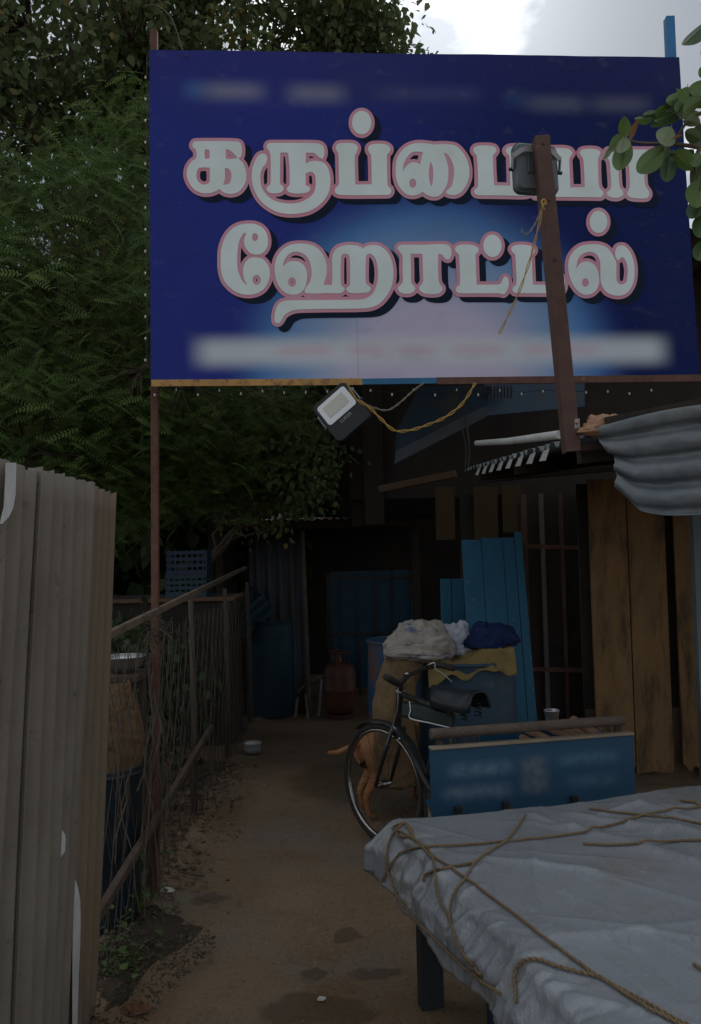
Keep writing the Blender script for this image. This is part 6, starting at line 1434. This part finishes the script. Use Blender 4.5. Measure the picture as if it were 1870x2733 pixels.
# ================================================================== GROUND LITTER AND SMALL THINGS
rngL = np.random.default_rng(5)
drym = pm('dry_litter', (0.12, 0.085, 0.055), (0.16, 0.12, 0.08), scale=8, rough=0.95, tint=[(0.0, (0.05, 0.035, 0.025)), (0.5, (0.12, 0.08, 0.05)), (0.85, (0.2, 0.15, 0.1)), (1.0, (0.34, 0.3, 0.25))])
def litter(n, fx, fy, smin, smax, zoff=0.006):
    x = fx(n); y = fy(n); z = np.array([ground_z(a, c) for a, c in zip(x, y)]) + zoff + rngL.uniform(0, 0.012, n)
    az = rngL.uniform(0, 2 * math.pi, n); d = np.stack([np.cos(az), np.sin(az), rngL.normal(0, .25, n)], 1); nr = np.stack([rngL.normal(0, .35, n), rngL.normal(0, .35, n), np.ones(n)], 1)
    return scatter(LEAF_V * np.array([0.8, 1, 1.6]), LEAF_F, np.stack([x, y, z], 1), frames(d, nr), rngL.uniform(smin, smax, n), rngL.beta(2, 3, n))
v, f, ti = litter(2300, lambda n: -0.98 + rngL.normal(0, 0.15, n) - np.abs(rngL.normal(0, .1, n)), lambda n: rngL.uniform(3.35, 6.5, n), 0.012, 0.042)
# leaves stay off the trodden path
lo = link('leaf_litter', fast_mesh('leaf_litter', v, f, ti), drym); stuff(lo)
gm = pm('weed_leaf', (0.04, 0.08, 0.02), (0.055, 0.10, 0.03), scale=6, rough=0.6, tint=[(0, (0.03, 0.06, 0.015)), (1, (0.09, 0.13, 0.035))], translucent=0.2)
def weed(u, v, n, rad, h_, lab):
    p = gnd(u, v); w = thing('weed_plant', lab, 'weed', (p.x, p.y, 0.02)); 
    x = rngL.normal(0, rad, n); y = rngL.normal(0, rad, n); z = rngL.uniform(0.01, h_, n); az = rngL.uniform(0, 6.283, n)
    d = np.stack([np.cos(az), np.sin(az), rngL.uniform(0.0, 0.8, n)], 1); nr = np.stack([rngL.normal(0, .3, n), rngL.normal(0, .3, n), np.ones(n)], 1)
    vv, ff, tt = scatter(LEAF_V, LEAF_F, np.stack([x, y, z], 1), frames(d, nr), rngL.uniform(0.018, 0.04, n), rngL.uniform(0, 1, n)); link('foliage', fast_mesh('foliage', vv, ff, tt), gm, w)
    mb = MB()
    for k in range(9):
        a = random.uniform(0, 6.28); mb.tube([(0, 0, -0.02), (rad * 0.6 * math.cos(a), rad * 0.6 * math.sin(a), h_ * 0.6), (rad * 1.4 * math.cos(a), rad * 1.4 * math.sin(a), h_)], [0.002, 0.0016, 0.001], 4)
    mb.build('stems', gm, w, local=True)
weed(322, 2480, 320, 0.075, 0.13, 'low green weed clump at the foot of the lower rail near the corrugated fence')
weed(385, 2330, 120, 0.06, 0.08, 'small sparse weed at the foot of the sign post')
weed(300, 2600, 150, 0.08, 0.06, 'dark weed tuft beside the end of the corrugated fence')
# dark rough soil heap spilling onto the path
soil = pm('dark_soil', (0.035, 0.027, 0.019), (0.055, 0.042, 0.028), scale=12, rough=0.98, bump=0.8, bscale=40)
def heap(name, lab, poly, h_):
    P = [gnd(u, v) for u, v in poly]; c = sum(P, Vector((0, 0, 0))) / len(P); th = thing(name, lab, 'soil heap', (c.x, c.y, 0)); mb = MB(); n = len(P)
    Q = []
    for i in range(n):
        for k in range(6): Q.append(P[i].lerp(P[(i + 1) % n], k / 6) )
    m_ = len(Q)
    def fn(i, j):
        q = Q[int(round(i * m_)) % m_]; p = c.lerp(q, j); w = 1 + 0.10 * fbm((p.x * 9, p.y * 9, 1), 1, 3) if j > 0.3 else 1; p = c + (p - c) * w
        z = ground_z(p.x, p.y) - 0.004 + h_ * (1 - j ** 1.6) * (0.6 + 0.7 * fbm((p.x * 11, p.y * 11, 2), 1, 4)) + 0.012 * fbm((p.x * 35, p.y * 35, 2), 1, 3) * (1 - j)
        return Vector((p.x, p.y, z))
    mb.grid(fn, m_, 16); mb.build('soil', soil, th, smooth=True)
heap('soil_heap', 'dark crumbly soil heap with leaves spilling from the fence onto the path', [(420, 2418), (490, 2440), (555, 2468), (535, 2495), (480, 2535), (415, 2570), (385, 2610), (340, 2680), (270, 2735), (240, 2650), (290, 2500), (360, 2440)], 0.06)
v, f, ti = litter(1500, lambda n: rngL.uniform(-0.95, -0.55, n), lambda n: rngL.uniform(2.75, 3.55, n), 0.008, 0.022, 0.045)
P_ = v.reshape(1500, -1, 3); edge = -0.56 - 0.30 * np.abs(P_[:, 0, 1] - 3.45) ; keep = P_[:, 0, 0] < edge
idx = np.flatnonzero(keep); vv = P_[idx].reshape(-1, 3); k = len(LEAF_V); ff = (LEAF_F[None] + (np.arange(len(idx)) * k)[:, None, None]).reshape(-1, 3); tt = ti.reshape(1500, -1)[idx].ravel()
stuff(link('heap_litter', fast_mesh('heap_litter', vv, ff, tt), pm('dark_rotting_litter', (0.05, 0.038, 0.025), (0.07, 0.055, 0.035), scale=8, rough=0.95, tint=[(0.0, (0.025, 0.02, 0.013)), (0.6, (0.06, 0.045, 0.025)), (0.9, (0.12, 0.09, 0.05)), (1.0, (0.25, 0.2, 0.12))])))
# pebbles and crumbs over the path
pv = np.array([(0.5, 0, 0), (-0.5, 0.1, 0), (0, 0.5, 0), (0.05, -0.5, 0), (0, 0, 0.4), (0, 0, -0.3)]); pf = np.array([(0, 2, 4), (2, 1, 4), (1, 3, 4), (3, 0, 4), (2, 0, 5), (1, 2, 5), (3, 1, 5), (0, 3, 5)])
n = 4500; x = rngL.uniform(-0.9, 1.0, n); y = 2.4 + 4.6 * rngL.uniform(0, 1, n) ** 1.3; z = np.array([ground_z(a, c) for a, c in zip(x, y)]) + 0.001
az = rngL.uniform(0, 6.283, n); d = np.stack([np.cos(az), np.sin(az), np.zeros(n)], 1); up_ = np.tile(np.array([[0, 0, 1.0]]), (n, 1))
v, f, ti = scatter(pv, pf, np.stack([x, y, z], 1), frames(d, up_), rngL.uniform(0.002, 0.007, n) * np.where(rngL.uniform(0, 1, n) > 0.95, 2.0, 1), rngL.uniform(0, 1, n))
stuff(link('pebbles', fast_mesh('pebbles', v, f, ti), pm('pebble', (0.2, 0.16, 0.12), (0.1, 0.08, 0.06), scale=30, rough=0.95, tint=[(0, (0.05, 0.04, 0.03)), (0.8, (0.2, 0.15, 0.1)), (1, (0.4, 0.36, 0.3))])))
# individual bits on the ground
rock = pm('pale_mossy_stone', (0.22, 0.21, 0.12), (0.15, 0.15, 0.08), scale=14, rough=0.95, bump=0.5, dirt=(0.06, 0.07, 0.03), dscale=16)
lump('stone', 'pale mossy stone lying in the soil by the corrugated fence', 'stone', gnd(352, 2610) + Vector((0, 0, 0.02)), 0.028, 0.024, 0.022, rock, 2, 0.3)
lump('brick_piece', 'broken red brick piece at the bottom left edge of the path', 'brick', gnd(362, 2705) + Vector((0, 0, 0.016)), 0.045, 0.035, 0.028, pm('broken_brick', (0.24, 0.1, 0.055), (0.18, 0.085, 0.05), scale=14, rough=0.95, bump=0.5), 9, 0.3)
paper = pm('crumpled_paper', (0.5, 0.48, 0.44), (0.36, 0.34, 0.31), scale=14, rough=0.9, bump=0.4)
for i, (u, v, r, lab) in enumerate([(610, 2048, 0.03, 'crumpled pale paper scrap at the far left edge of the path'), (512, 2178, 0.028, 'crumpled pale scrap beside the lower rail'), (484, 2062, 0.04, 'pinkish plastic scrap caught on the wire fence foot'), (300, 2520, 0.03, 'dull grey plastic scrap in the soil by the weed clump'), (445, 2385, 0.03, 'dry pale leaf scraps at the foot of the sign post'), (858, 2676, 0.014, 'tiny pale wood chip on the damp patch of the path')]):
    lump('litter_scrap', lab, 'litter', gnd(u, v) + Vector((0, 0, 0.012)), r, r * 0.8, r * 0.45, paper, i * 3 + 1, 0.5, n=20, m=14)
mb = MB(); P = [gnd(478, 2325, 0.03), gnd(505, 2332, 0.024), gnd(530, 2336, 0.028), gnd(545, 2338, 0.022)]; mb.tube(cat_pts(P, 4), 0.006, 6); tag(mb.build('twig', creep, smooth=True), 'short dry twig on the left edge of the path', 'twig')
mb = MB(); P = [gnd(455, 2118, 0.02), gnd(520, 2080, 0.05), gnd(585, 2048, 0.06), gnd(640, 2035, 0.03)]; mb.tube(cat_pts(P, 4), 0.012, 7); tag(mb.build('fallen_branch', creep, smooth=True), 'thin fallen branch across the far left edge of the path', 'branch')
